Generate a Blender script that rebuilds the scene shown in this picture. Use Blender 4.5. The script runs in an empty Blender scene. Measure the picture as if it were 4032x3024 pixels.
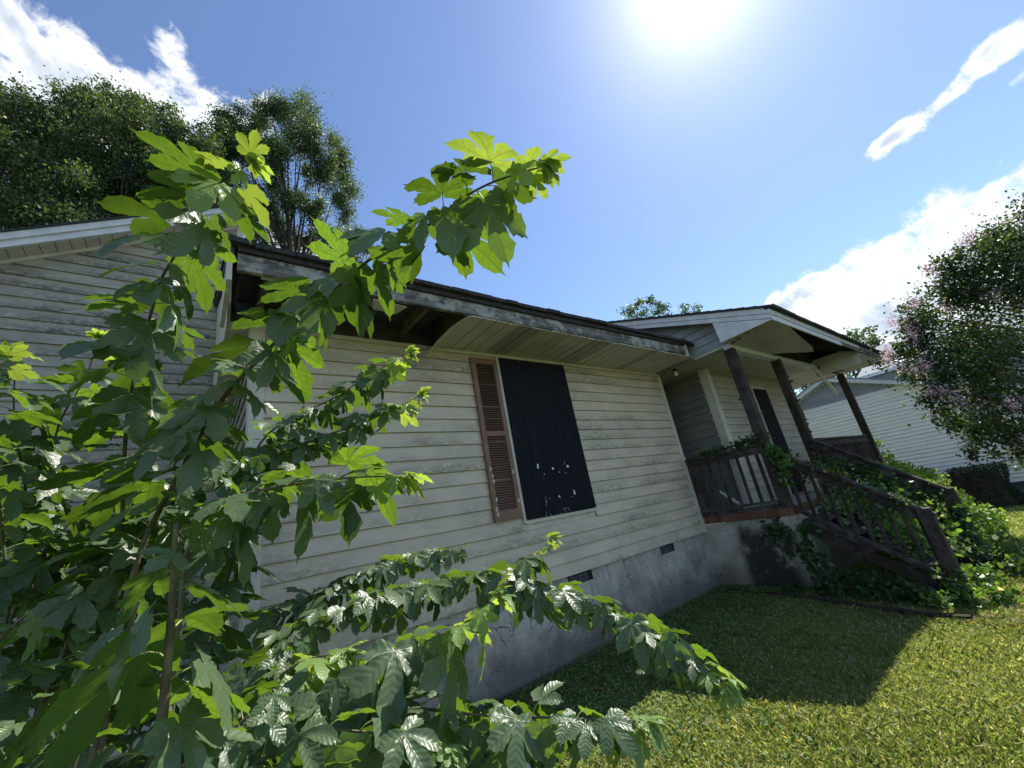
import bpy, bmesh, math, random
import numpy as np
from mathutils import Vector, Matrix
R = math.radians
sc = bpy.context.scene
rnd = random.Random(7)
nr = np.random.default_rng(11)
COL = sc.collection

# ---------------------------------------------------------------- camera
cd = bpy.data.cameras.new('camera')
cd.sensor_width = 36; cd.lens = 14.383; cd.clip_start = .02; cd.clip_end = 3000
cam = bpy.data.objects.new('camera', cd); COL.objects.link(cam)
_r = Vector((.7915, -.5866, -.1719)); _u = Vector((-.0566, -.3503, .9349)); _f = Vector((.6086, .7302, .3105))
CP = Vector((0, -3.3866, .6312))
M = Matrix((_r, _u, -_f)).transposed().to_4x4(); M.translation = CP
cam.matrix_world = M
sc.camera = cam

# ---------------------------------------------------------------- light
SUN_AZ, SUN_EL = R(83.0), R(52.8)          # azimuth from +Y towards +X
SUN = Vector((math.sin(SUN_AZ)*math.cos(SUN_EL), math.cos(SUN_AZ)*math.cos(SUN_EL), math.sin(SUN_EL)))
sl = bpy.data.lights.new('sun', 'SUN'); sl.energy = 5.0; sl.angle = R(.53); sl.color = (1, .95, .86)
so = bpy.data.objects.new('sun', sl); COL.objects.link(so)
so.rotation_euler = SUN.to_track_quat('Z', 'Y').to_euler(); so.location = (0, 0, 30)
sc.view_settings.view_transform = 'Standard'; sc.view_settings.look = 'None'
sc.view_settings.gamma = 1; sc.view_settings.use_curve_mapping = False
sc.view_settings.exposure = .70
sc.render.engine = 'CYCLES'
sc.cycles.max_bounces = 8; sc.cycles.transparent_max_bounces = 8

class NT:
    """small wrapper for node trees"""
    def __init__(s, nt): s.nt = nt; nt.nodes.clear()
    def n(s, t, _p=None, **k):
        o = s.nt.nodes.new('ShaderNode'+t)
        for a, b in (_p or {}).items(): setattr(o, a, b)
        for a, b in k.items():
            i = int(a[1:]) if a[0] == 'i' and a[1:].isdigit() else a.replace('_', ' ')
            s.set(o.inputs[i], b)
        return o
    def set(s, sock, v):
        if isinstance(v, bpy.types.NodeSocket): s.nt.links.new(v, sock)
        elif isinstance(v, bpy.types.Node): s.nt.links.new(v.outputs[0], sock)
        else:
            if sock.type == 'RGBA' and isinstance(v, (tuple, list)) and len(v) == 3: v = (*v, 1)
            sock.default_value = v
    def m(s, op, a, b=0., c=0.):
        return s.n('Math', {'operation': op}, i0=a, i1=b, i2=c).outputs[0]
    def vm(s, op, a, b=(0, 0, 0)):
        o = s.n('VectorMath', {'operation': op}, i0=a, i1=b)
        return o.outputs['Value'] if op in ('DOT_PRODUCT', 'LENGTH', 'DISTANCE') else o.outputs[0]
    def ramp(s, v, lo, hi, a=0., b=1., smooth=True):
        return s.n('MapRange', {'interpolation_type': 'SMOOTHSTEP' if smooth else 'LINEAR'}, Value=v, From_Min=lo, From_Max=hi, To_Min=a, To_Max=b).outputs[0]
    def mix(s, f, a, b, bt='MIX'):
        o = s.n('Mix', {'data_type': 'RGBA', 'blend_type': bt}); s.set(o.inputs[0], f); s.set(o.inputs[6], a); s.set(o.inputs[7], b)
        return o.outputs[2]
    def noise(s, vec, scale, detail=4., rough=.55, dist=0.):
        return s.n('TexNoise', Vector=vec, Scale=scale, Detail=detail, Roughness=rough, Distortion=dist).outputs[0]
    def scale(s, vec, sx, sy, sz): return s.vm('MULTIPLY', vec, (sx, sy, sz))

w = bpy.data.worlds.new('World'); sc.world = w; w.use_nodes = True
T = NT(w.node_tree)
sky = T.n('TexSky', {'sky_type': 'NISHITA', 'sun_disc': False, 'sun_elevation': SUN_EL, 'sun_rotation': SUN_AZ,
                     'altitude': 200, 'air_density': 1.0, 'dust_density': .22, 'ozone_density': 2.0})
tc = T.n('TexCoord').outputs['Generated']
d = T.vm('NORMALIZE', tc)
def blob(c, along, a, b, amp):
    c = Vector(c).normalized(); u = Vector(along); u = (u - c*u.dot(c)).normalized(); v = c.cross(u)
    x = T.m('DIVIDE', T.vm('DOT_PRODUCT', d, tuple(u)), a); y = T.m('DIVIDE', T.vm('DOT_PRODUCT', d, tuple(v)), b)
    g = T.m('EXPONENT', T.m('MULTIPLY', T.m('ADD', T.m('MULTIPLY', x, x), T.m('MULTIPLY', y, y)), -1.))
    f = T.m('GREATER_THAN', T.vm('DOT_PRODUCT', d, tuple(c)), 0.)
    return T.m('MULTIPLY', T.m('MULTIPLY', g, f), amp)
BL = [  # centre, direction of the long axis, half length, half width, strength
 ((-.225, .63, .742), (.35, -.12, -.2), .22, .060, 1.1), ((-.30, .70, .67), (1, 0, 0), .20, .06, 1.1),
 ((-.05, .600, .798), (-.10, -.28, .23), .10, .030, .48), ((.055, .62, .782), (1, -.5, .3), .085, .030, .54), ((.00, .66, .75), (1, 0, 0), .10, .03, .62),
 ((.95, -.10, .31), (0, 1, 0), .19, .045, 1.25), ((.935, .09, .295), (0, 1, -.15), .15, .048, 1.2), ((.925, .20, .30), (0, 1, -.35), .09, .035, 1.05),
 ((.955, .13, .235), (0, 1, 0), .10, .05, .95), ((.97, .0, .22), (0, 1, 0), .16, .07, 1.1), ((.96, -.2, .25), (0, 1, .1), .2, .09, 1.1),
 ((.868, -.09, .482), (-.02, -.145, .03), .100, .019, .90), ((.857, -.15, .497), (0, -1, .1), .07, .026, .85), ((.877, -.01, .479), (0, 1, 0), .024, .010, .66), ((.88, -.14, .45), (0, -1, .1), .06, .012, .6), ((.863, .072, .500), (0, 1, .4), .010, .004, .55),
 ((.10, .80, .58), (1, .1, .1), .16, .06, .8), ((.16, .86, .46), (1, 0, 0), .16, .08, .9), ((-.2, .9, .4), (1, 0, 0), .4, .12, .8),
 ((-.7, -.5, .45), (1, -1, 0), .35, .10, 1.1), ((.1, -.9, .42), (1, 0, 0), .40, .09, 1.15), ((-.95, .2, .35), (0, 1, 0), .30, .08, 1.1), ((.6, -.7, .35), (1, 1, 0), .25, .08, 1.1),
 ((-.3, -.35, .9), (1, .5, 0), .30, .10, .85), ((.55, .80, .12), (1, -1, 0), .4, .035, .9)]
s_ = None
for q in BL:
    g = blob(*q); s_ = g if s_ is None else T.m('ADD', s_, g)
warp = T.n('TexNoise', Vector=d, Scale=6., Detail=8.).outputs['Color']
vs = T.n('VectorMath', {'operation': 'SCALE'}, i0=T.vm('SUBTRACT', warp, (.5, .5, .5)), Scale=.13).outputs[0]
dw = T.vm('ADD', d, vs)
n1 = T.noise(dw, 11., 12., .62)
n2 = T.noise(T.vm('ADD', dw, (.03, .02, .06)), 9., 8., .55)
dens = T.m('ADD', T.m('MINIMUM', s_, 1.1), T.m('MULTIPLY', T.m('MULTIPLY', T.m('SUBTRACT', n1, .5), 3.4), T.m('MINIMUM', T.m('MULTIPLY', s_, 3.), 1.)))
mask = T.ramp(dens, .40, .90)
inner = T.ramp(dens, .85, 1.6)
shade = T.m('MULTIPLY', inner, T.ramp(n2, .38, .60, .25, 1.))
cc = T.mix(shade, (.72, .74, .76), (.36, .42, .50))
skyc = T.mix(1., sky.outputs[0], (.108, .112, .122), 'MULTIPLY')
fin = T.mix(T.m('MULTIPLY', mask, .93), skyc, cc)
ang = T.m('ARCCOSINE', T.m('MINIMUM', T.vm('DOT_PRODUCT', d, tuple(SUN)), 1.))
aur = T.m('MULTIPLY', T.m('EXPONENT', T.m('MULTIPLY', ang, -18.)), 1.3)      # forward-scattered light close round the sun
fin = T.mix(1., fin, T.n('CombineXYZ', X=aur, Y=aur, Z=aur).outputs[0], 'ADD')
bg = T.n('Background', Color=fin, Strength=1.0)
T.nt.links.new(bg.outputs[0], T.n('OutputWorld').inputs[0])

# ---------------------------------------------------------------- object helpers
def prop(o, **k):
    for a, b in k.items():
        if b is not None: o[a] = b
    return o
def mesh_obj(name, me, parent=None, mat=None, loc=None):
    o = bpy.data.objects.new(name, me); COL.objects.link(o)
    if mat and not me.materials: me.materials.append(mat)
    if parent: o.parent = parent
    if loc is not None: o.location = loc
    return o
def thing(name, label, cat, loc=(0, 0, 0), group=None):
    o = bpy.data.objects.new(name, None); COL.objects.link(o); o.empty_display_size = .1
    o.location = loc; prop(o, label=label, category=cat, group=group)
    return o
def mk(name, verts, faces, smooth=False):
    me = bpy.data.meshes.new(name); me.from_pydata([tuple(v) for v in verts], [], faces)
    if smooth: me.polygons.foreach_set('use_smooth', [True]*len(me.polygons))
    me.update(); return me
def big(name, V, nper, smooth=False, col=None):
    """V: (nfaces, nper, 3) separate polygons, fast"""
    nf = V.shape[0]; me = bpy.data.meshes.new(name)
    me.vertices.add(nf*nper); me.vertices.foreach_set('co', V.astype(np.float32).ravel())
    me.loops.add(nf*nper); me.loops.foreach_set('vertex_index', np.arange(nf*nper, dtype=np.int32))
    me.polygons.add(nf); me.polygons.foreach_set('loop_start', np.arange(nf, dtype=np.int32)*nper)
    me.update(calc_edges=True)
    if col is not None:
        a = me.color_attributes.new('tint', 'FLOAT_COLOR', 'POINT')
        c = np.repeat(np.concatenate([col, np.ones((nf, 1))], 1)[:, None, :], nper, 1)
        a.data.foreach_set('color', c.astype(np.float32).ravel())
    return me
class MB:
    def __init__(s): s.v = []; s.f = []
    def add(s, v, f):
        b = len(s.v); s.v += [Vector(q) for q in v]; s.f += [tuple(b+i for i in q) for q in f]
    def box(s, x0, x1, y0, y1, z0, z1, c=0.):
        if c <= 0:
            s.add([(x0, y0, z0), (x1, y0, z0), (x1, y1, z0), (x0, y1, z0), (x0, y0, z1), (x1, y0, z1), (x1, y1, z1), (x0, y1, z1)],
                  [(0, 3, 2, 1), (4, 5, 6, 7), (0, 1, 5, 4), (1, 2, 6, 5), (2, 3, 7, 6), (3, 0, 4, 7)])
        else: s.beam(Vector(((x0+x1)/2, (y0+y1)/2, z0)), Vector(((x0+x1)/2, (y0+y1)/2, z1)), x1-x0, y1-y0, up=Vector((0, 1, 0)), c=c)
    def beam(s, a, b, w_, h_, up=Vector((0, 0, 1)), c=0., jit=0.):
        """bar from a to b; w_ across, h_ along up; corners cut by c"""
        a = Vector(a); b = Vector(b); t = (b-a).normalized(); up = Vector(up); x = t.cross(up)
        if x.length < 1e-4: x = t.cross(Vector((1, 0, 0)))
        x.normalize(); y = x.cross(t).normalized()
        W = w_/2; H = h_/2
        prof = [(-W, -H), (W, -H), (W, H), (-W, H)] if c <= 0 else [(-W+c, -H), (W-c, -H), (W, -H+c), (W, H-c), (W-c, H), (-W+c, H), (-W, H-c), (-W, -H+c)]
        n = len(prof)
        j = lambda: rnd.uniform(-jit, jit)
        v = [a+x*(p+j())+y*(q+j()) for p, q in prof]+[b+x*(p+j())+y*(q+j()) for p, q in prof]
        s.add(v, [tuple(range(n))[::-1], tuple(range(n, 2*n))]+[(i, (i+1) % n, n+(i+1) % n, n+i) for i in range(n)])
    def prism(s, pts, off):
        """closed polygon pts extruded by off"""
        n = len(pts); off = Vector(off); v = [Vector(q) for q in pts]+[Vector(q)+off for q in pts]
        s.add(v, [tuple(range(n)), tuple(range(n, 2*n))[::-1]]+[(i, n+i, n+(i+1) % n, (i+1) % n) for i in range(n)])
    def tube(s, pts, rad, n=6):
        pts = [Vector(q) for q in pts]; b = len(s.v); N = len(pts)
        for i, q in enumerate(pts):
            t = (pts[min(i+1, N-1)]-pts[max(i-1, 0)]).normalized(); x = t.cross(Vector((.13, .31, .94))).normalized(); y = t.cross(x)
            r = rad[i] if isinstance(rad, (list, tuple)) else rad
            s.v += [q+(x*math.cos(2*math.pi*k/n)+y*math.sin(2*math.pi*k/n))*r for k in range(n)]
        for i in range(N-1):
            s.f += [(b+i*n+k, b+i*n+(k+1) % n, b+(i+1)*n+(k+1) % n, b+(i+1)*n+k) for k in range(n)]
        s.f += [tuple(b+k for k in range(n))[::-1], tuple(b+(N-1)*n+k for k in range(n))]
    def build(s, name, mat, parent=None, smooth=False, **k):
        me = mk(name, s.v, s.f, smooth)
        if parent is None: o = mesh_obj(name, me, None, mat)
        else: o = mesh_obj(name, me, parent, mat)
        if parent:   # vertices are given in world coordinates
            off = Vector(parent.get('_o', (0, 0, 0)))
            if off.length: me.transform(Matrix.Translation(-off))
        return prop(o, **k)

# ---------------------------------------------------------------- materials
def material(name):
    m = bpy.data.materials.new(name); m.use_nodes = True; t = NT(m.node_tree)
    t.out = t.n('OutputMaterial'); t.P = t.n('NewGeometry').outputs['Position']
    return m, t
def finish(t, color, rough=.6, bump=None, bs=.3, bd=.01, spec=.4, metal=0., extra=None):
    p = t.n('BsdfPrincipled', Base_Color=color, Roughness=rough, Metallic=metal); p.inputs['Specular IOR Level'].default_value = spec
    if bump is not None:
        b = t.n('Bump', Strength=bs, Distance=bd, Height=bump); t.nt.links.new(b.outputs[0], p.inputs['Normal'])
    t.nt.links.new(p.outputs[0], t.out.inputs[0]); return p

def siding_mat(name, clean, mid, dark, amount, zfade=None):
    m, t = material(name); P = t.P
    big_ = t.noise(t.scale(P, .9, .9, 1.5), 1.6, 3., .5)
    st = t.noise(t.scale(P, 4., 4., 9.), 3.4, 8., .78, .9)
    fine = t.noise(t.scale(P, 22., 22., 30.), 3., 4., .7)
    z = t.n('SeparateXYZ', Vector=P).outputs[2]
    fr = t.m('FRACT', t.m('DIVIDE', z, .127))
    low = t.ramp(fr, .05, .8, 1., .35)
    band = t.noise(t.n('CombineXYZ', X=t.m('MULTIPLY', t.n('SeparateXYZ', Vector=P).outputs[0], .8), Y=t.m('MULTIPLY', t.m('FLOOR', t.m('DIVIDE', z, .127)), 3.7)).outputs[0], 1., 2., .5)
    a = t.m('MULTIPLY', t.ramp(t.m('ADD', t.m('MULTIPLY', big_, .5), t.m('MULTIPLY', band, .5)), .42, .60), t.ramp(st, .40, .56))
    a = t.m('MULTIPLY', t.m('MULTIPLY', a, low), amount)
    col = t.mix(t.ramp(t.noise(t.scale(P, 2., 2., 5.), 1.3, 4.), .35, .7), clean, mid)
    col = t.mix(a, col, dark)
    col = t.mix(t.m('MULTIPLY', t.ramp(fine, .45, .75), .22), col, (dark[0]*1.3, dark[1]*1.3, dark[2]*1.3))
    run = t.noise(t.scale(P, 14., 14., .8), 1.5, 3.)
    col = t.mix(t.m('MULTIPLY', t.ramp(run, .55, .8), .18), col, mid)
    col = t.mix(t.m('MULTIPLY', t.ramp(fr, .92, .985), .35), col, (.12, .115, .09))     # shadow line under each lap, painted into the colour
    finish(t, col, .55, fine, .12, .004, .35)
    return m
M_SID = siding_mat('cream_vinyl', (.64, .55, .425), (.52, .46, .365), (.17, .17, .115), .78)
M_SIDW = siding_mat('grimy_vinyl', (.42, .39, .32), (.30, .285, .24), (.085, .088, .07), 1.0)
M_SIDD = siding_mat('shaded_recess_vinyl', (.23, .22, .19), (.17, .165, .145), (.08, .08, .07), .6)  # darker copy of the cream siding, the recess shade put into its colour
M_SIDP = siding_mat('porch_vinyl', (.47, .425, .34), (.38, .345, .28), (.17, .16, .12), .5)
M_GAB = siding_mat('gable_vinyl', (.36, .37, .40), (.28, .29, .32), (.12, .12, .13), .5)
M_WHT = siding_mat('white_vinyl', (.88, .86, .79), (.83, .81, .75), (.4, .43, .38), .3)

def plain(name, col, rough=.6, var=.25, scale=6., bump=.15, spec=.4, stretch=(1, 1, 1), metal=0.):
    m, t = material(name); n = t.noise(t.scale(t.P, *stretch), scale, 6., .65)
    c = t.mix(t.ramp(n, .3, .7), tuple(x*(1-var) for x in col), tuple(min(1, x*(1+var)) for x in col))
    finish(t, c, rough, n, bump, .006, spec, metal); return m
M_TRIM = plain('cream_trim', (.55, .52, .44), .5, .12, 5)
M_WTRIM = plain('white_trim', (.60, .61, .62), .5, .12, 7, .08, .4, (1, 1, 1))
M_SOFF = plain('soffit_vinyl', (.53, .475, .41), .5, .10, 4)
M_SOFF2 = plain('porch_ceiling_vinyl', (.42, .39, .33), .5, .12, 3)
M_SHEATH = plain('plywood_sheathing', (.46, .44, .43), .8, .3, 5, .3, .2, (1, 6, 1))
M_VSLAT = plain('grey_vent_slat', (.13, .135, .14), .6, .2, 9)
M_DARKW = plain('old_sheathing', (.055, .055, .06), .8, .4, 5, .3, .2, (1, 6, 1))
M_RAFT = plain('rafter_wood', (.11, .085, .06), .8, .35, 9, .3, .2)
M_SHING = plain('asphalt_shingle', (.045, .043, .045), .9, .5, 40, .5, .2)
M_NSH = plain('neighbour_shingle', (.23, .25, .27), .9, .2, 40, .4, .2)
M_BLACK = plain('black_iron', (.02, .02, .022), .5, .3, 20)
M_SCRAP = plain('paper_scrap', (.7, .7, .66), .7, .1, 30)
M_BULB = plain('frosted_bulb', (.75, .72, .65), .3, .05, 5)
M_TIMBER = plain('rotten_timber', (.035, .028, .019), .9, .5, 14, .8, .2)
M_ROCK = plain('pale_stone', (.45, .42, .38), .85, .3, 18, .7, .3)
M_FOUND2 = plain('neighbour_foundation', (.08, .09, .10), .85, .3, 6)
M_SLAB = plain('porch_slab', (.36, .33, .29), .8, .3, 8, .3)

def wood_mat(name, c0, c1, c2, axis):
    m, t = material(name); s = [28, 28, 28]; s[axis] = 1.6
    g = t.noise(t.scale(t.P, *s), 1.2, 6., .7, .4); pch = t.noise(t.P, 5., 5., .7)
    c = t.mix(t.ramp(g, .35, .65), c0, c1); c = t.mix(t.ramp(pch, .45, .60), c, c2)
    finish(t, c, .8, g, .5, .006, .25); return m
M_FASC = wood_mat('weathered_fascia_wood', (.06, .055, .055), (.20, .185, .17), (.36, .345, .33), 0)
M_RAIL = wood_mat('dark_stained_wood', (.018, .015, .013), (.048, .040, .034), (.062, .054, .048), 2)
M_RAILH = wood_mat('dark_stained_rail', (.020, .017, .015), (.055, .046, .039), (.09, .08, .07), 1)

m, t = material('black_plywood'); g = t.noise(t.scale(t.P, 34, 34, 3.), 1.6, 6., .7)
scr = t.noise(t.scale(t.P, 34, 34, 9), 2., 5., .7, 2.)
zz = t.n('SeparateXYZ', Vector=t.P).outputs[2]
c = t.mix(t.ramp(g, .35, .7), (.009, .010, .014), (.017, .019, .026))
c = t.mix(t.m('MULTIPLY', t.ramp(scr, .74, .77), t.ramp(zz, .75, 1.2, .6, .1)), c, (.3, .3, .3))
finish(t, c, .8, g, .4, .004, .12); M_PLY = m

m, t = material('brown_plastic'); g = t.noise(t.P, 9, 5, .7); zz = t.n('SeparateXYZ', Vector=t.P).outputs[2]
c = t.mix(t.ramp(g, .3, .7), (.185, .095, .062), (.255, .135, .09)); c = t.mix(t.m('MULTIPLY', t.ramp(t.noise(t.P, 3.), .4, .65), .35), c, (.13, .085, .06))
finish(t, c, .5, g, .15, .003, .4); M_SHUT = m

m, t = material('parged_concrete'); P = t.P
n = t.noise(P, 2.2, 8., .65); f = t.noise(P, 14., 6., .7)
z = t.n('SeparateXYZ', Vector=P).outputs[2]; x = t.n('SeparateXYZ', Vector=P).outputs[0]; y = t.n('SeparateXYZ', Vector=P).outputs[1]
c = t.mix(t.ramp(n, .3, .7), (.30, .28, .245), (.50, .47, .42)); c = t.mix(t.m('MULTIPLY', t.ramp(f, .5, .75), .35), c, (.20, .20, .19))
wz = t.m('ADD', z, t.m('MULTIPLY', t.m('SUBTRACT', n, .5), .5))
c = t.mix(t.ramp(wz, -.75, -.18, .85, 0.), c, (.085, .08, .065))           # soil splash and algae near the grass
drip = t.noise(t.scale(P, 11., 11., 1.), 1.4, 5., .6)
c = t.mix(t.m('MULTIPLY', t.ramp(drip, .56, .68), .5), c, (.13, .13, .12))
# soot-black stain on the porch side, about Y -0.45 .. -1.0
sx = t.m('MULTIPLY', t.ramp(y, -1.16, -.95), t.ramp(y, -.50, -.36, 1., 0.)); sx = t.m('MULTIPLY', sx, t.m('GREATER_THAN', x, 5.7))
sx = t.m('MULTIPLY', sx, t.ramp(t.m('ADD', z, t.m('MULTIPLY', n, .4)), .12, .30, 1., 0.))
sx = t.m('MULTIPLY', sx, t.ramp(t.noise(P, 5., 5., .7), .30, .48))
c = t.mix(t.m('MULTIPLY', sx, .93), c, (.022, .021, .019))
v = t.n('TexVoronoi', {'feature': 'DISTANCE_TO_EDGE'}, Vector=t.vm('ADD', t.scale(P, 1., 1., .7), t.scale(t.n('TexNoise', Vector=P, Scale=6.).outputs['Color'], .22, .22, .22)), Scale=2.2).outputs[0]
cr = t.m('MULTIPLY', t.ramp(v, .0, .010, 1., 0.), t.ramp(t.noise(P, 2.4), .54, .66))
c = t.mix(cr, c, (.05, .05, .045))
pock = t.m('MULTIPLY', t.ramp(t.noise(t.scale(P, 1., 1., 1.6), 13., 4., .6, 1.5), .63, .68), .55); c = t.mix(pock, c, (.10, .095, .085))
h = t.m('SUBTRACT', t.m('SUBTRACT', t.m('ADD', n, t.m('MULTIPLY', f, .45)), cr), pock)
finish(t, c, .85, h, .8, .02, .25); M_CONC = m

m, t = material('red_brick'); n = t.noise(t.P, 30., 5.); oi = t.n('ObjectInfo').outputs['Random']
c = t.mix(oi, (.12, .055, .038), (.185, .083, .055)); c = t.mix(t.ramp(n, .5, .8), c, (.12, .07, .05)); finish(t, c, .85, n, .6, .004, .2); M_BRICK = m
M_MORT = plain('mortar', (.28, .26, .23), .9, .2, 30)

m, t = material('vented_soffit'); P = t.P
u = t.m('FRACT', t.m('MULTIPLY', t.n('SeparateXYZ', Vector=P).outputs[0], 90.)); v = t.m('FRACT', t.m('MULTIPLY', t.n('SeparateXYZ', Vector=P).outputs[1], 34.))
h = t.m('MULTIPLY', t.m('LESS_THAN', u, .45), t.m('LESS_THAN', v, .55)); finish(t, t.mix(h, (.42, .385, .31), (.09, .08, .07)), .5); M_VENT = m

def leaf_mat(name, top, under, trans, tw=.45, rough=.38, veins=True, obj_var=True, spec=.5):
    m, t = material(name)
    if obj_var: rv = t.n('ObjectInfo').outputs['Random']
    else: rv = t.noise(t.P, 3.)
    geo = t.n('NewGeometry')
    c = t.mix(rv, tuple(x*.65 for x in top), tuple(x*1.35 for x in top))
    tr = t.mix(rv, tuple(x*.55 for x in trans), tuple(min(1, x*1.3) for x in trans))
    c = t.mix(geo.outputs['Backfacing'], c, under)
    nrm = None
    if veins:
        uv = t.n('UVMap', {'uv_map': 'lobe'}).outputs[0]; sp = t.n('SeparateXYZ', Vector=uv)
        al, ac = sp.outputs[0], t.m('ABSOLUTE', sp.outputs[1])
        wob = t.m('MULTIPLY', t.m('SUBTRACT', t.noise(t.vm('ADD', uv, t.n('CombineXYZ', X=rv, Y=rv).outputs[0]), 9., 3.), .5), .07)
        fr = t.m('FRACT', t.m('MULTIPLY', t.m('ADD', t.m('SUBTRACT', al, t.m('MULTIPLY', ac, .8)), wob), 9.))
        lat = t.ramp(t.m('ABSOLUTE', t.m('SUBTRACT', fr, .5)), 0., .16, 1., 0.)
        mid = t.ramp(ac, .004, .016, 1., 0.)
        vv = t.m('MAXIMUM', t.m('MULTIPLY', lat, .55), mid)
        c = t.mix(t.m('MULTIPLY', vv, .32), c, (min(1, top[0]*2.2+.04), min(1, top[1]*1.7+.04), top[2]*1.6+.02))
        tr = t.mix(t.m('MULTIPLY', vv, .6), tr, tuple(x*.42 for x in trans)); tr = t.mix(t.m('MULTIPLY', t.ramp(t.noise(t.P, 45., 4., .7), .4, .7), .4), tr, tuple(x*.5 for x in trans))
        puff = t.ramp(t.m('ABSOLUTE', t.m('SUBTRACT', fr, .5)), 0., .5, 0., .5)
        hgt = t.m('SUBTRACT', puff, t.m('MULTIPLY', mid, .4))
        nrm = t.n('Bump', Strength=.30, Distance=.0035, Height=t.m('ADD', hgt, t.m('MULTIPLY', t.noise(t.P, 120., 2.), .35)))
    p = t.n('BsdfPrincipled', Base_Color=c, Roughness=rough); p.inputs['Specular IOR Level'].default_value = spec
    tl = t.n('BsdfTranslucent', Color=tr)
    if nrm: t.nt.links.new(nrm.outputs[0], p.inputs['Normal'])
    mx = t.n('MixShader', i0=tw, i1=p, i2=tl); t.nt.links.new(mx.outputs[0], t.out.inputs[0]); return m
M_LEAF = leaf_mat('mulberry_leaf', (.036, .082, .034), (.10, .155, .075), (.19, .33, .020), .38)
M_YOUNG = leaf_mat('young_mulberry_leaf', (.13, .24, .05), (.18, .3, .09), (.44, .58, .055), .48)
def tint_leaf(name, trans=.35, rough=.4, spec=.4):
    """foliage whose colour comes from the per-leaf attribute 'tint'"""
    m, t = material(name); a = t.n('Attribute', {'attribute_name': 'tint'}).outputs['Color']
    p = t.n('BsdfPrincipled', Base_Color=a, Roughness=rough); p.inputs['Specular IOR Level'].default_value = spec
    tl = t.n('BsdfTranslucent', Color=t.mix(1., a, (2.6, 2.6, 1.0), 'MULTIPLY'))
    mx = t.n('MixShader', i0=trans, i1=p, i2=tl); t.nt.links.new(mx.outputs[0], t.out.inputs[0]); return m
M_TREE = tint_leaf('tree_leaf', .3, .5, .35)
m, t = material('crape_flower'); a = t.n('Attribute', {'attribute_name': 'tint'}).outputs['Color']
t.nt.links.new(t.n('MixShader', i0=.35, i1=t.n('BsdfDiffuse', Color=a), i2=t.n('BsdfTranslucent', Color=a)).outputs[0], t.out.inputs[0]); M_FLOW = m
M_CREEP = tint_leaf('creeper_leaf', .35, .45)
M_GRASS = tint_leaf('grass_blade', .3, .65, .2)
M_BARK = plain('grey_bark', (.065, .055, .045), .9, .4, 18, .8, .2, (1, 1, .3))
M_STEM = plain('brown_green_stem', (.115, .10, .055), .7, .35, 30, .3)
M_PET = plain('green_stem', (.28, .33, .10), .6, .2, 30, .1)

m, t = material('lawn_soil'); P = t.P; n = t.noise(P, 1.3, 6., .65); f = t.noise(P, 25., 6., .7)
c = t.mix(t.ramp(n, .35, .65), (.09, .13, .045), (.14, .155, .07)); c = t.mix(t.ramp(f, .45, .7), c, (.10, .085, .05))
x = t.n('SeparateXYZ', Vector=P)
dd = t.vm('LENGTH', t.scale(t.vm('SUBTRACT', P, (4.85, -2.05, -.73)), 1., 1.4, 0.))
c = t.mix(t.m('MULTIPLY', t.ramp(t.m('ADD', dd, t.m('MULTIPLY', f, .5)), .45, .75, 1., 0.), .9), c, (.23, .18, .12))
finish(t, c, .95, f, .8, .03, .1); M_SOIL = m

# ================================================================ ground
def gz(x, y):
    s = min(max((x-9)/7, 0), 1); s = s*s*(3-2*s)
    a = min(max((x-4)/2, 0), 1); b_ = min(max((-y-.8)/1.5, 0), 1)
    return -.73-.42*s-.14*a*a*(3-2*a)*b_*b_*(3-2*b_)*(1-s)+.012*math.sin(x*1.7+y)*math.cos(y*1.9-.4*x)
def gzv(x, y):
    s = np.clip((x-9)/7, 0, 1); s = s*s*(3-2*s)
    a = np.clip((x-4)/2, 0, 1); b_ = np.clip((-y-.8)/1.5, 0, 1)
    return -.73-.42*s-.14*a*a*(3-2*a)*b_*b_*(3-2*b_)*(1-s)+.012*np.sin(x*1.7+y)*np.cos(y*1.9-.4*x)
xs = [-400, -150, -60, -30, -15, -8]+[-5+i*.25 for i in range(101)]+[24, 35, 60, 120, 250, 600]
ys = [-400, -150, -60, -30, -15]+[-9+i*.25 for i in range(49)]+[6, 12, 25, 60, 120, 400]
vv = [(x, y, gz(x, y)) for y in ys for x in xs]; nx = len(xs)
me = mk('lawn', vv, [(j*nx+i, j*nx+i+1, (j+1)*nx+i+1, (j+1)*nx+i) for j in range(len(ys)-1) for i in range(nx-1)], True)
prop(mesh_obj('ground', me, None, M_SOIL), kind='structure')

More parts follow.
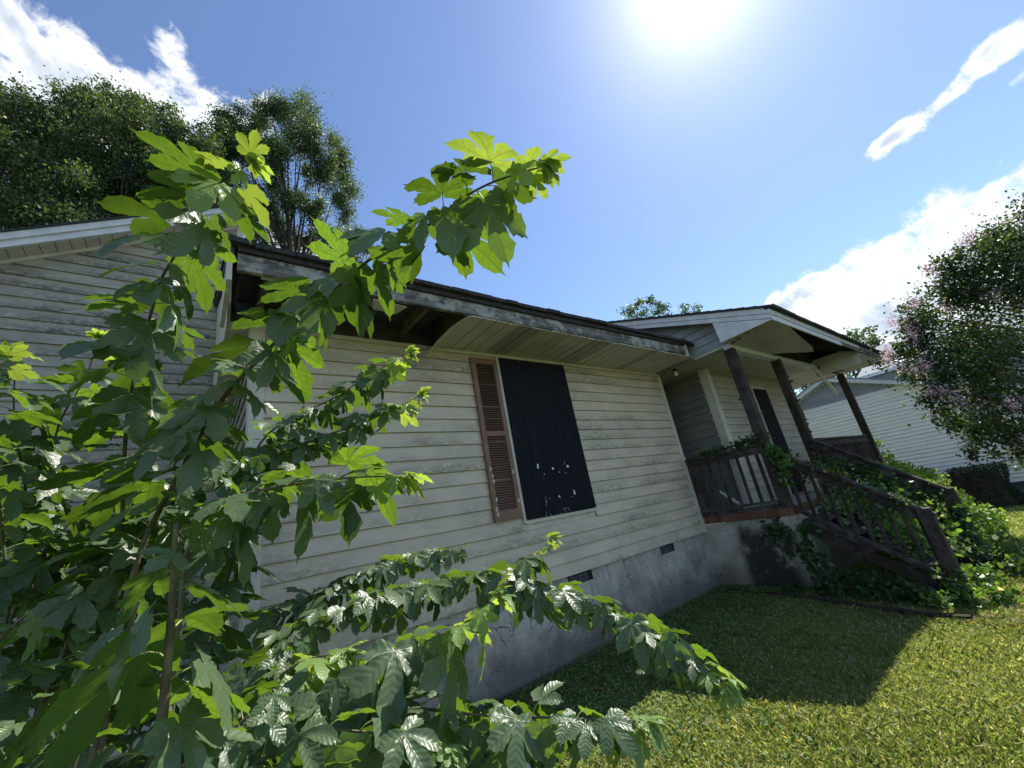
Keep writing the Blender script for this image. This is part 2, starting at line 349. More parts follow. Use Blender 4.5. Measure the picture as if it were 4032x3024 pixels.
# ================================================================ the house
house = thing('house', 'abandoned single storey house with dirty cream siding and a boarded window', 'house', (3, 0, -.73))
house['_o'] = (3, 0, -.73)
_O = {}
def part(name, **k):
    """an empty part of the house that carries its pieces"""
    o = bpy.data.objects.new(name, None); COL.objects.link(o); o.parent = house; o.empty_display_size = .05
    o['_o'] = (3, 0, -.73); return prop(o, **k)
def wallpart(b, name, mat, **k): return b.build(name, mat, house, **k)
def hb(*boxes, name, mat, parent=None, c=0.):
    b = MB()
    for q in boxes: b.box(*q, c=c)
    o = b.build(name, mat, parent or house)
    if parent is None or parent is house: o['_o'] = (3, 0, -.73)
    return o
PW = .127
def siding(parent, O, U, N, u0, u1, z0, n, mat, holes=(), top=None, lefttop=None, seam=True, zmax=99, ph=PW):
    """courses of lap siding: U runs along the wall, N outward; one object per board"""
    O = Vector(O); U = Vector(U); N = Vector(N); Z = Vector((0, 0, 1)); off = Vector(parent.get('_o', (0, 0, 0)))
    for k in range(n):
        za = z0+k*ph; zb = min(za+ph, zmax); zm = (za+zb)/2
        if zb-za < .02: continue
        iv = [(u0, u1)]
        for (ha, hb_, hz0, hz1) in holes:
            if hz0 < zm < hz1:
                nv = []
                for a, b in iv:
                    if hb_ <= a or ha >= b: nv.append((a, b)); continue
                    if ha > a: nv.append((a, ha))
                    if hb_ < b: nv.append((hb_, b))
                iv = nv
        out = []
        for a, b in iv:
            if seam and b-a > 2.6:
                s = a+rnd.uniform(.9, b-a-.9) if b-a < 4.4 else a+rnd.uniform(1.4, 3.)
                out += [(a, s-.001), (s+.001, b)]
            else: out.append((a, b))
        for a, b in out:
            la, lb = (top(za), top(zb)) if top else (None, None)      # left/right bounds that move with height
            a0 = max(a, la[0]) if la else a; a1 = max(a, lb[0]) if lb else a
            b0 = min(b, la[1]) if la else b; b1 = min(b, lb[1]) if lb else b
            if b0-a0 < .03: continue
            if b1 < a1: a1 = b1 = (a1+b1)/2
            ns = max(2, min(10, int((b0-a0)/.45)))
            dz = rnd.uniform(-.0015, .0015); vs = []
            for i in range(ns+1):
                f = i/ns; ub = a0+(b0-a0)*f; ut = a1+(b1-a1)*f
                w1 = .0015*math.sin(ub*3.1+k*2.3)+rnd.uniform(-.0008, .0008)
                vs += [O+U*ub+N*.0+Z*(za+dz), O+U*ub+N*(.021+w1)+Z*(za+dz+w1), O+U*ub+N*(.019+w1)+Z*(za+dz+.012), O+U*ut+N*(.002+w1*.5)+Z*(zb+.001)]
            fs = []
            for i in range(ns):
                q = 4*i
                for j in range(3): fs.append((q+j, q+j+4, q+j+5, q+j+1))
            me = mk('siding_board', [v-off for v in vs], fs)
            mesh_obj('siding_board', me, parent, mat)

# front wall (Y = 0), 19 courses, and its backing
wall = hb((.31, 5.84, .0, .14, -.005, 2.41), name='wall', mat=M_TRIM)
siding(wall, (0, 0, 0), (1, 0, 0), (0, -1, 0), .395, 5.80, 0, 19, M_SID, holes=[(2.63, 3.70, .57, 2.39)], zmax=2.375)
# left return wall (X = .31) facing -X, up to the roof slope
wl = hb((.32, .44, .14, 2.42, -.01, 2.41), name='wall', mat=M_TRIM)
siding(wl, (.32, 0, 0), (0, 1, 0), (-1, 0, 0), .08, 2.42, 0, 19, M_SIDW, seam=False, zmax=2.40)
# corner posts, frieze, starter strip
hb((.305, .400, -.020, .02, -.02, 2.41), (.300, .315, -.012, .09, -.02, 2.41), name='corner_post', mat=M_TRIM)
hb((5.792, 5.870, -.024, .02, -.01, 2.41), (5.86, 5.875, -.015, .08, -.01, 2.41), name='corner_post', mat=M_TRIM)
hb((.17, 5.86, -.030, -.006, 2.372, 2.408), name='frieze', mat=M_TRIM)
b = MB(); b.prism([(5.792, -.026, 1.035), (5.885, -.026, 1.03), (5.885, -.034, 1.055), (5.792, -.034, 1.06)], (0, .01, 0)); b.build('trim_break', M_TRIM, house)

# wing behind: wall at Y = 2.42, rake rising to the right
WY = 2.42; SL = .575
rake = lambda x: 5.27+(x-.40)*SL      # underside of the rake against the wall
def wtop(z):
    return ((z-5.27)/SL+.40, .30 if z < 3.93 else .385)
ww = hb((-7, .30, WY+.012, WY+.14, -.73, 1.0), name='wall', mat=M_TRIM)
b = MB(); b.prism([(-7, WY+.012, 1.0), (.40, WY+.012, 1.0), (.40, WY+.012, rake(.40)), (-7, WY+.012, rake(-7))], (0, .12, 0)); o = b.build('gable_backing', M_TRIM, ww)
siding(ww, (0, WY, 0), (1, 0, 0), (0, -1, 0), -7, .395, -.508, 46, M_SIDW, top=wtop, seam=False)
hb((.275, .305, WY-.025, WY+.01, -.5, 3.9), name='corner_post', mat=M_TRIM)
hb((.325, .400, WY-.022, WY+.01, 3.9, 5.27), (.395, .412, WY-.015, WY+.09, 3.9, 5.27), name='corner_post', mat=M_WTRIM)
hb((.41, .43, WY+.09, 9, 3.5, 5.27), name='wall', mat=M_WTRIM)     # upper side wall above the lower roof
# rake: frieze mould, soffit pieces, two-step fascia
def along(x0, x1, ya, yb, dz0, dz1, name, mat, parent=None):
    b = MB(); b.prism([(x0, ya, rake(x0)+dz0), (x1, ya, rake(x1)+dz0), (x1, ya, rake(x1)+dz1), (x0, ya, rake(x0)+dz1)], (0, yb-ya, 0)); return b.build(name, mat, parent or house)
along(-7, .40, WY-.035, WY-.004, -.045, -.002, 'rake_mould', M_TRIM)
RS = along(-7, .42, WY-.22, WY+.02, .035, .05, 'rake_soffit', M_DARKW)
x = .40
while x > -3.6:
    w_ = .107; b = MB(); dz = rnd.uniform(-.003, .003)
    b.prism([(x-w_+.006, WY-.215, rake(x-w_)+dz), (x, WY-.215, rake(x)+dz), (x, WY-.215, rake(x)+.03+dz), (x-w_+.006, WY-.215, rake(x-w_)+.03+dz)], (0, .195, 0))
    o = b.build('soffit_panel', M_SOFF, house); x -= w_
along(-7, .43, WY-.25, WY-.22, -.005, .085, 'rake_board', M_WTRIM)
along(-7, .445, WY-.272, WY-.252, .078, .165, 'rake_board', M_WTRIM)
b = MB(); b.prism([(-7, WY-.29, rake(-7)+.165), (.46, WY-.29, rake(.46)+.165), (.46, WY-.29, rake(.46)+.19), (-7, WY-.29, rake(-7)+.19)], (0, 7, 0)); b.build('roof', M_SHING, house)

# main roof
ZE, MS = 2.60, .43
EY = -.70
b = MB(); b.prism([(.10, EY-.03, ZE-.005), (.10, EY-.03, ZE+.03), (.10, 5, ZE+.03+(5-EY+.03)*MS), (.10, 5, ZE-.005+(5-EY+.03)*MS)], (6.0, 0, 0))
b.prism([(.10, 5, ZE-.005+(5-EY+.03)*MS), (.10, 5, ZE+.03+(5-EY+.03)*MS), (.10, 11, ZE+.1), (.10, 11, ZE+.06)], (6.0, 0, 0))
roof = b.build('roof', M_SHING, house); roof['_o'] = (3, 0, -.73)
# ragged shingle edge over the fascia
b = MB(); x = .10
while x < 5.72:
    w_ = rnd.uniform(.12, .33); dy = rnd.uniform(-.012, .006); dz = rnd.uniform(-.006, .004)
    b.box(x, min(x+w_, 5.72), EY-.055+dy, EY+.10, ZE-.002+dz, ZE+.034+dz); x += w_+.004
b.build('shingle_edge', M_SHING, roof, kind='stuff')
# fascia board, weathered, with a narrower sub board above
def faschunk(xs_, z0, z1, y0, y1, name, mat, parent=None, sag=0.):
    b = MB(); n = len(xs_); V = []
    for i, x in enumerate(xs_):
        j = rnd.uniform(-.004, .004); s = -sag*math.sin(i/(n-1)*math.pi)
        V += [(x, y0, z0+j+s), (x, y1, z0+j+s), (x, y1, z1+s), (x, y0, z1+s)]
    F = [(0, 3, 2, 1), (4*n-4, 4*n-3, 4*n-2, 4*n-1)]
    for i in range(n-1):
        q = 4*i; F += [(q, q+4, q+7, q+3)[::-1], (q+1, q+2, q+6, q+5)[::-1], (q, q+1, q+5, q+4)[::-1], (q+3, q+7, q+6, q+2)[::-1]]
    b.add(V, F); return b.build(name, mat, parent or house)
faschunk([.16+i*.18 for i in range(31)], 2.435, 2.560, EY, EY+.035, 'fascia_board', M_FASC, sag=.012)
faschunk([.16+i*.18 for i in range(31)], 2.562, 2.604, EY-.024, EY+.02, 'fascia_strip', M_SHING, sag=.012)
hb((5.578, 5.60, EY-.02, EY+.03, 2.41, 2.585), name='fascia_end', mat=M_WTRIM)
b = MB(); b.prism([(5.42, EY-.02, 2.60), (5.58, EY-.05, 2.615), (5.60, EY+.12, 2.68), (5.44, EY+.14, 2.67)], (.01, 0, .05)); b.build('bent_shingle', M_SHING, house)
# open eave on the left: rafter tails and sheathing
for i in range(5):
    x = .33+i*.40
    b = MB(); b.prism([(x, EY+.035, 2.465), (x, 0.05, 2.50), (x, .05, 2.72), (x, EY+.035, 2.58)], (.04, 0, 0)); b.build('rafter_tail', M_RAFT, house)
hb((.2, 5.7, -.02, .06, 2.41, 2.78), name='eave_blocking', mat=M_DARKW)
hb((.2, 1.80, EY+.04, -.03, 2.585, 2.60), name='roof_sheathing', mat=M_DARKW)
b = MB(); b.prism([(.30, -.64, 2.45), (1.0, -.60, 2.47), (1.0, -.60, 2.485), (.30, -.64, 2.465)], (0, .03, 0)); b.build('ledger_strip', M_TRIM, house)
b = MB(); b.prism([(1.04, -.67, 2.415), (1.32, -.655, 2.405), (1.29, -.50, 2.42), (1.09, -.51, 2.428)], (0, 0, .008)); b.build('soffit_remnant', M_SOFF, house)
# left end of the eave: boxed end and triangular rake return
hb((.108, .135, EY+.02, -.005, 2.36, 2.58), name='eave_end_board', mat=M_TRIM)
b = MB(); b.prism([(.15, -.02, 2.41), (.15, WY-.03, 2.41), (.15, WY-.03, 2.52+(WY-EY)*MS), (.15, -.02, 2.52+(0-EY)*MS)], (.02, 0, 0)); b.build('rake_return_panel', M_TRIM, house)
b = MB(); b.prism([(.112, EY, ZE-.07), (.112, WY-.03, ZE-.07+(WY-EY)*MS), (.112, WY-.03, ZE+(WY-EY)*MS), (.112, EY, ZE)], (.03, 0, 0)); b.build('rake_board', M_DARKW, house)
b = MB(); b.box(.15, .31, -.02, WY-.03, 2.402, 2.41); b.build('rake_soffit', M_SOFF, house)
# soffit panels, seams every 19 cm
soff = part('soffit'); PN = .141
def soffit_panel(x0, x1, y0, y1, z, mat, parent, dz=(0, 0, 0, 0), groove=.012):
    b = MB(); off = Vector(parent['_o']); g = groove
    v = [(x0+.001, y0, z+dz[0]), (x1-g, y0, z+dz[1]), (x1-g, y1, z+dz[2]), (x0+.001, y1, z+dz[3])]
    xm = (x0+x1-g)/2
    b.add([*v, *[(q[0], q[1], q[2]+.012) for q in v]], [(0, 3, 2, 1), (4, 5, 6, 7), (0, 1, 5, 4), (1, 2, 6, 5), (2, 3, 7, 6), (3, 0, 4, 7)])
    return b.build('soffit_panel', mat, parent)
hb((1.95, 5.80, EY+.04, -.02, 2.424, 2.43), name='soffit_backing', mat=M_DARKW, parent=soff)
x = 1.93; k = 0
while x < 5.66:
    y0 = EY+.012+rnd.uniform(-.004, .006)
    y0b = EY+.012
    dz = tuple(rnd.uniform(-.003, .002) for _ in range(4))
    soffit_panel(x, min(x+PN, 5.80), y0, -.03, 2.410, M_VENT if k in (4, 5, 12, 13, 20) else M_SOFF, soff, dz); x += PN; k += 1
# the torn panel that hangs down to the wall at the left
b = MB(); A_ = [(1.655, -.03, 2.150), (1.70, -.16, 2.225), (1.755, -.32, 2.315), (1.81, -.48, 2.375), (1.86, -.60, 2.402), (1.90, -.685, 2.412)]
vs = []
for k, p in enumerate(A_):
    for f in (0, .25, .5, .75, 1):
        q = Vector(p).lerp(Vector((1.938, p[1]-.004*k, 2.4085)), f); q.z = p[2]+(2.4085-p[2])*(1-(1-f)**1.9); vs += [tuple(q), (q.x, q.y, q.z+.006)]
fs2 = []
for k in range(5):
    for c in range(4):
        a = (k*5+c)*2; d2 = a+10; fs2 += [(a, a+2, d2+2, d2), (a+1, d2+1, d2+3, a+3)]
for k in range(5): a = k*10; fs2.append((a, a+10, a+11, a+1))
for c in range(4): fs2 += [(2*c, 2*c+1, 2*c+3, 2*c+2), (50+2*c, 52+2*c, 53+2*c, 51+2*c)]
b.add(vs, fs2)
b.build('torn_soffit_panel', M_SOFF, house)

# foundation (parged), with two vents
def lumpy(o0, U, V, nu, nv, n, amp, name, mat, parent, holes=()):
    O = Vector(o0); U = Vector(U); V = Vector(V); n = Vector(n); vs = []; fs = []
    for j in range(nv+1):
        for i in range(nu+1):
            p = O+U*(i/nu)+V*(j/nv); s = math.sin(p.x*5.3+p.z*7)*math.cos(p.z*9.1-p.x*2+p.y*6)+rnd.uniform(-.5, .5)
            vs.append(p+n*(s*amp*(0 if i in (0, nu) else 1)))
    for j in range(nv):
        for i in range(nu):
            c = O+U*((i+.5)/nu)+V*((j+.5)/nv)
            if any(a < c.x < b_ and z0 < c.z < z1 for a, b_, z0, z1 in holes): continue
            fs.append((j*(nu+1)+i, j*(nu+1)+i+1, (j+1)*(nu+1)+i+1, (j+1)*(nu+1)+i))
    off = Vector(parent.get('_o', (0, 0, 0))); me = mk(name, [v-off for v in vs], fs, True); o = mesh_obj(name, me, parent, mat); o['_o'] = parent.get('_o', (0, 0, 0)); return o
fnd = lumpy((.33, .018, -.85), (5.54, 0, 0), (0, 0, .85), 108, 16, (0, -1, 0), .003, 'foundation', M_CONC, house, holes=[(3.11, 3.44, -.13, .0), (4.745, 5.065, -.13, .0)])
hb((.33, 5.86, .16, .2, -.85, -.01), name='crawlspace_wall', mat=M_BLACK)
hb((.34, .36, .02, 2.4, -.85, -.01), name='foundation', mat=M_CONC)
for (xa, xb) in ((3.12, 3.44), (4.75, 5.06)):
    v_ = hb((xa, xb, .075, .085, -.14, -.01), (xa-.004, xa+.012, .024, .08, -.14, -.01), (xb-.012, xb+.004, .024, .08, -.14, -.01), name='foundation_vent', mat=M_BLACK)
    for i in range(5):
        b = MB(); z = -.125+i*.026; b.prism([(xa+.012, .03, z), (xb-.012, .03, z), (xb-.012, .06, z+.016), (xa+.012, .06, z+.016)], (0, .0, .003)); b.build('vent_slat', M_VSLAT, v_)
    for i in range(3):
        b = MB(); x = xa+(xb-xa)*(i+1)/4; b.box(x-.003, x+.003, .026, .032, -.14, -.01); b.build('vent_bar', M_VSLAT, v_)

# boarded window and shutter
win = hb((2.632, 2.665, -.032, .0, .575, 2.372), (2.665, 3.690, -.030, .0, .565, .597), (3.676, 3.692, -.026, 0., .597, 2.372), name='window', mat=M_TRIM)
win['_o'] = (3, 0, -.73)
b = MB(); b.prism([(2.668, -.048, .612), (3.688, -.046, .603), (3.684, -.044, 1.3), (3.676, -.046, 2.345), (2.668, -.048, 2.352)], (0, .014, 0)); b.build('plywood_board', M_PLY, win)
b = MB()
for i in range(9): b.box(2.67+i*.112, 2.67+i*.112+rnd.uniform(.06, .11), -.0475, -.036, 2.352-rnd.uniform(.004, .022), 2.360)
b.build('splintered_edge', M_TIMBER, win, kind='stuff')
hb((2.668, 3.676, -.030, -.0, .598, 2.372), name='window_recess', mat=M_BLACK, parent=win)
for x, z, w_, h_ in [(2.929, 1.12, .022, .05), (3.139, 1.081, .028, .024), (3.368, 1.091, .030, .028), (3.224, 1.035, .012, .012), (3.317, 1.021, .009, .009), (2.998, 1.028, .010, .010), (3.386, .800, .026, .050), (3.340, .756, .009, .009), (3.007, .772, .008, .008), (3.147, .781, .014, .024)]:
    a = rnd.uniform(-.2, .2); b = MB(); c_, s_2 = math.cos(a), math.sin(a)
    P4 = [(-w_/2, -h_/2*rnd.uniform(.8, 1)), (w_/2*rnd.uniform(.7, 1), -h_/2), (w_/2, h_/2*rnd.uniform(.7, 1)), (-w_/2*rnd.uniform(.6, 1), h_/2)]
    b.prism([(x+p*c_-q*s_2, -.0500, z+p*s_2+q*c_) for p, q in P4], (0, .002, 0)); b.build('paper_scrap', M_SCRAP, win)
b = MB()
for (x0, z0, x1, z1) in [(2.955, .80, 2.94, .69), (2.968, .755, 2.95, .735), (2.965, .63, 3.0, .59), (2.93, .65, 2.915, .61), (3.19, .655, 3.20, .60), (3.16, .648, 3.25, .650), (3.25, .650, 3.262, .615), (3.14, .61, 3.11, .60), (3.32, 1.12, 3.345, 1.15), (3.16, .79, 3.165, .75)]:
    b.beam((x0, -.0492, z0), (x1, -.0492, z1), .0015, .002, up=(0, 1, 0))
b.build('scratch', M_SCRAP, win, kind='stuff')

sh = hb((2.283, 2.333, -.052, -.016, .637, 2.328), (2.565, 2.612, -.052, -.016, .637, 2.328), (2.333, 2.565, -.052, -.016, 2.262, 2.328), (2.333, 2.565, -.053, -.016, 1.460, 1.510), (2.333, 2.565, -.052, -.016, .637, .728), name='shutter', mat=M_SHUT)
sh['_o'] = (3, 0, -.73)
hb((2.333, 2.565, -.020, -.017, .72, 2.27), name='shutter_back', mat=M_BLACK, parent=sh)
b = MB(); b.prism([(2.333, -.046, 0), (2.565, -.046, 0), (2.565, -.024, .013), (2.333, -.024, .013)], (0, .001, .0045))
lm = mk('louver', [v-Vector((3, 0, -.73)) for v in b.v], b.f)
lz = [.732+i*.0243 for i in range(30)]+[1.514+i*.0243 for i in range(31)]
for z in lz:
    o = mesh_obj('louver', lm, sh, M_SHUT); o.location = (0, 0, z)
for x, z in [(2.315, 1.13), (2.325, 1.06), (2.33, 1.01), (2.585, 1.085), (2.33, .84), (2.595, .80), (2.315, .745), (2.32, .70)]:
    b = MB(); b.prism([(x-.014, -.0545, z-.02), (x+.012, -.0545, z-.014), (x+.014, -.0545, z+.018), (x-.008, -.0545, z+.022)], (0, .002, 0)); b.build('peeled_patch', M_ROCK, sh)

# ---------------------------------------------------------------- porch end of the house
wr = hb((6.56, 9.70, -.405, -.28, .19, 2.41), name='wall', mat=M_TRIM)
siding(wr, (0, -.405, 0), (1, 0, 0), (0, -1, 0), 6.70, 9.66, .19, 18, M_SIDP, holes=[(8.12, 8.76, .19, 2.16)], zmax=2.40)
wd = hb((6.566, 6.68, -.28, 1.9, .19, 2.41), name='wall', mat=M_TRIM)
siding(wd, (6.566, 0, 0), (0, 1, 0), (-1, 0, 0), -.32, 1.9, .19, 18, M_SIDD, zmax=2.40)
hb((6.548, 6.70, -.424, -.385, .19, 2.41), (6.536, 6.562, -.424, -.315, .19, 2.41), name='corner_post', mat=M_TRIM)
hb((9.66, 9.73, -.424, -.30, .19, 2.41), name='corner_post', mat=M_TRIM)
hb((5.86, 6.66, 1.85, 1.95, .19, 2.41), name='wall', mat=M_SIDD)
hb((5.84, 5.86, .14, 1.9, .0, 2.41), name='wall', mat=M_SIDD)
hb((6.0, 6.5, 1.835, 1.85, .22, 2.25), name='door', mat=M_PLY)
dr = hb((8.15, 8.73, -.445, -.41, .22, 2.14), name='boarded_door', mat=M_PLY)
hb((8.115, 8.15, -.435, -.39, .19, 2.175), (8.73, 8.765, -.435, -.39, .19, 2.175), (8.15, 8.73, -.435, -.39, 2.14, 2.175), name='door_frame', mat=M_TRIM)
# ceiling
ceil = hb((5.84, 11.35, -1.10, 1.9, 2.412, 2.43), name='porch_ceiling', mat=M_SOFF2)
for i in range(18):
    y = -.40+i*.16
    hb((9.74, 11.33, y, y+.148, 2.402, 2.412), name='soffit_panel', mat=M_SOFF2, parent=ceil)
# bulb
bu = hb((5.93, 5.99, -.28, -.22, 2.385, 2.411), name='light_fitting', mat=M_BLACK, c=.012)
b = MB(); b.tube([(5.96, -.25, 2.385), (5.96, -.25, 2.37), (5.96, -.25, 2.345), (5.96, -.25, 2.32), (5.96, -.25, 2.300)], [.016, .018, .030, .032, .010], 10); b.build('bulb', M_BULB, bu, True)

# beam, posts
PX = (5.895, 7.53, 11.06); PY = -1.145
beam = hb((5.84, 9.20, -1.19, -1.10, 2.335, 2.41), name='porch_beam', mat=M_WTRIM)
hb((5.838, 5.86, -1.185, -.66, 2.388, 2.412), name='beam_trim', mat=M_TRIM)
hb((9.20, 11.2, -1.18, -1.12, 2.36, 2.41), name='porch_beam', mat=M_DARKW)
for x in PX:
    b = MB(); b.beam((x, PY, .19), (x+rnd.uniform(-.004, .004), PY, 2.345), .122, .122, up=(0, 1, 0), c=.008, jit=.002); b.build('porch_post', M_RAIL, house)
b = MB(); b.beam((9.22, -1.19, 2.42), (10.10, -1.17, 1.87), .022, .095, c=.003); b.beam((9.24, -1.172, 2.41), (10.06, -1.152, 1.86), .02, .06); b.build('loose_trim', M_TRIM, house)
b = MB(); b.prism([(10.75, -1.25, 2.36), (11.2, -1.25, 2.37), (11.2, -1.02, 2.40), (10.6, -1.1, 2.40)], (0, 0, .008)); b.build('loose_panel', M_WTRIM, house)

# porch roof: plane through the eave at Y = -1.87
FY, FZ, XR0, XR1 = -1.87, 2.56, 5.59, 11.42
zt = lambda y: FZ+(y-FY)*.42
b = MB(); b.prism([(XR0, FY-.03, zt(FY-.03)), (XR0, FY-.03, zt(FY-.03)+.03), (XR0, 4.6, zt(4.6)+.03), (XR0, 4.6, zt(4.6))], (XR1-XR0, 0, 0))
b.prism([(XR0, 4.6, zt(4.6)), (XR0, 4.6, zt(4.6)+.03), (XR0, 11, 2.6), (XR0, 11, 2.56)], (XR1-XR0, 0, 0))
pr = b.build('roof', M_SHING, house); pr['_o'] = (3, 0, -.73)
b = MB(); y = FY-.03
while y < 2.2:
    w_ = .14; b.prism([(XR0-.022+rnd.uniform(-.004, .004), y, zt(y)+.004), (XR0-.022, y+w_, zt(y+w_)-.004), (XR0-.022, y+w_, zt(y+w_)+.028), (XR0-.022, y, zt(y)+.038)], (.1, 0, 0)); y += w_
x = XR0
while x < XR1:
    w_ = rnd.uniform(.2, .33); b.box(x, min(x+w_, XR1), FY-.055+rnd.uniform(-.006, .006), FY+.05, zt(FY)-.012, zt(FY)+.022+rnd.uniform(-.004, .004)); x += w_+.003
b.build('shingle_edge', M_SHING, pr, kind='stuff')
def slope_board(x0, x1, ya, yb, d0, d1, name, mat):
    b = MB(); b.prism([(x0, ya, zt(ya)+d0), (x0, yb, zt(yb)+d0), (x0, yb, zt(yb)+d1), (x0, ya, zt(ya)+d1)], (x1-x0, 0, 0)); return b.build(name, mat, house)
slope_board(XR0, XR0+.02, FY, 3.5, -.075, -.002, 'rake_board', M_WTRIM)
slope_board(XR0+.014, XR0+.034, FY+.01, 3.5, -.145, -.078, 'rake_board', M_WTRIM)
slope_board(XR0+.036, 5.85, -1.12, 3.5, -.10, -.09, 'rake_soffit', M_GAB)
hb((XR0+.02, 9.62, FY, FY+.02, 2.478, 2.556), name='eave_board', mat=M_WTRIM)
hb((XR0+.034, 8.49, FY+.012, FY+.03, 2.405, 2.474), name='eave_board', mat=M_WTRIM)
hb((8.49, XR1, FY+.016, FY+.03, 2.425, 2.474), name='eave_board', mat=M_FASC)
hb((9.62, XR1, FY, FY+.02, 2.478, 2.556), name='eave_board', mat=M_FASC)
b = MB(); b.prism([(XR0+.008, -1.17, 2.70), (XR0+.008, -1.187, 2.395), (XR0+.008, -1.86, 2.405), (XR0+.008, -1.86, 2.41)], (.008, 0, 0)); b.build('rake_return_panel', M_WTRIM, house)
# gable end siding above the main roof, facing -X
gw = hb((5.86, 5.88, -1.16, 3.4, 2.412, 2.43), name='gable_wall', mat=M_GAB)
b = MB(); b.prism([(5.856, -1.16, 2.42), (5.856, 3.4, 2.42), (5.856, 3.4, zt(3.4)-.05), (5.856, -1.16, zt(-1.16)-.05)], (.02, 0, 0)); b.build('gable_backing', M_GAB, gw)
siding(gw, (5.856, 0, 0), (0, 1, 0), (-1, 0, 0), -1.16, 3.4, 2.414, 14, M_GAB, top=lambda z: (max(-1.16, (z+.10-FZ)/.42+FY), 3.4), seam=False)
# underside of the porch roof and its rafters
slope_board(XR0+.036, XR1-.02, FY+.03, -.42, -.022, -.003, 'roof_sheathing', M_SHEATH)
x = 5.95
while x < 11.2:
    b = MB(); b.prism([(x, FY+.03, zt(FY+.03)-.125), (x, -1.0, zt(-1.0)-.14), (x, -1.0, zt(-1.0)-.025), (x, FY+.03, zt(FY+.03)-.025)], (.038, 0, 0)); b.build('rafter', M_DARKW, house); x += .61
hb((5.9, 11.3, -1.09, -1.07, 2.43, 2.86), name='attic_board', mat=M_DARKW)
b = MB(); b.prism([(11.3, FY+.04, 2.42), (11.3, 3.4, 2.42), (11.3, 3.4, zt(3.4)-.03), (11.3, FY+.04, zt(FY)-.03)], (.02, 0, 0)); b.build('gable_wall', M_GAB, house)
# what is left of the front soffit: strips that end along a ragged tear
fs_ = part('soffit')
for i in range(8):
    ya = -1.19-i*.083; yb = ya-.080
    xe = 8.30-(ya+1.19)*-0+0
    xe = 7.25+(8.30-7.25)*min(1, (i+1)/4.2) if i < 4 else 8.27-(i-4)*.70
    b = MB(); xt_ = lambda y: float(np.interp(-y, [1.19, 1.55, 1.86], [7.20, 8.28, 6.05]))+rnd.uniform(-.03, .03)
    b.prism([(XR0+.04, ya, 2.409), (xt_(ya), ya, 2.405), (xt_(yb), yb, 2.405), (XR0+.04, yb, 2.409)], (0, 0, .010)); b.build('soffit_panel', M_SOFF2, fs_)
for i in range(10):
    xa = 9.68+i*.172
    b = MB(); b.prism([(xa, -1.19, 2.405), (xa+.165, -1.19, 2.405), (xa+.165, FY+.03, 2.402), (xa, FY+.03, 2.402)], (0, 0, .010)); b.build('soffit_panel', M_SOFF2, fs_)
hb((9.655, 9.672, -1.83, -1.08, 2.37, 2.56), name='soffit_end_board', mat=M_TRIM)
hb((9.662, 9.672, -1.80, -1.08, 2.23, 2.372), name='soffit_end_board', mat=M_TRIM)
hb((XR1-.03, XR1, FY, 3, 2.40, 2.56), name='eave_board', mat=M_FASC)
for x_, y_ in [(5.72, -1.5), (5.80, -1.35), (5.68, -1.62), (5.86, -1.25)]:
    b = MB(); b.prism([(x_-.05, y_-.05, 2.402), (x_+.02, y_-.02, 2.400), (x_+.04, y_+.05, 2.402), (x_-.03, y_+.03, 2.402)], (0, 0, .003)); b.build('peeling_paint', M_FASC, house)

# porch base, brick edge, slab
side = lumpy((5.868, .02, -.85), (0, -1.215, 0), (0, 0, .94), 26, 18, (-1, 0, 0), .006, 'porch_foundation', M_CONC, house)
front = lumpy((5.868, -1.195, -.95), (5.3, 0, 0), (0, 0, 1.04), 60, 14, (0, -1, 0), .005, 'porch_foundation', M_CONC, house)
hb((11.15, 11.17, -1.19, 0, -1.2, .09), name='porch_foundation', mat=M_CONC)
slab = hb((5.88, 11.16, -1.19, 1.9, .12, .188), name='porch_slab', mat=M_SLAB)
bc = hb((5.857, 5.90, -1.195, -.0, .095, .185), (5.90, 11.16, -1.195, -1.15, .095, .185), name='brick_edge', mat=M_MORT)
bc['_o'] = (3, 0, -.73)
off = Vector((3, 0, -.73)); b = MB(); b.box(-.055, .055, -.0375, .0375, -.046, .046, c=.005); bm_ = mk('brick', b.v, b.f)
y = -1.168
while y < -.03:
    o = mesh_obj('brick', bm_, bc, M_BRICK); o.location = Vector((5.90+rnd.uniform(-.004, .004), y, .142+rnd.uniform(-.003, .003)))-off; o.rotation_euler = (0, 0, rnd.uniform(-.03, .03)); y += .083
x = 5.99
while x < 11.12:
    o = mesh_obj('brick', bm_, bc, M_BRICK); o.location = Vector((x, -1.155+rnd.uniform(-.004, .004), .142+rnd.uniform(-.003, .003)))-off; o.rotation_euler = (0, 0, math.pi/2+rnd.uniform(-.03, .03)); x += .083

# railings
def rail(name, a, b_, top, bot, n, mat, cap=.09, hh=.09, endpost=None):
    """straight railing from a to b_ (x, y); parts in place"""
    a = Vector(a); b_ = Vector(b_); r_ = bpy.data.objects.new(name, None); COL.objects.link(r_); r_.parent = house; r_['_o'] = (3, 0, -.73); r_.empty_display_size = .05
    A = lambda z: Vector((a.x, a.y, z)); B = lambda z: Vector((b_.x, b_.y, z))
    q = MB(); q.beam(A(top), B(top), cap, .035, c=.004, jit=.002); q.build('top_rail', mat, r_)
    q = MB(); q.beam(A(top-.065), B(top-.065), .035, hh, c=.003, jit=.002); q.build('upper_rail', mat, r_)
    q = MB(); q.beam(A(bot), B(bot), .085, .035, c=.003, jit=.002); q.build('bottom_rail', mat, r_)
    for i in range(n):
        f = (i+.5)/n; p = a.lerp(b_, f)
        q = MB(); q.beam((p.x+rnd.uniform(-.003, .003), p.y, bot), (p.x+rnd.uniform(-.004, .004), p.y+rnd.uniform(-.006, .006), top-.02), .036, .036, up=(1, 0, 0), c=.003); q.build('baluster', M_RAIL, r_)
    return r_
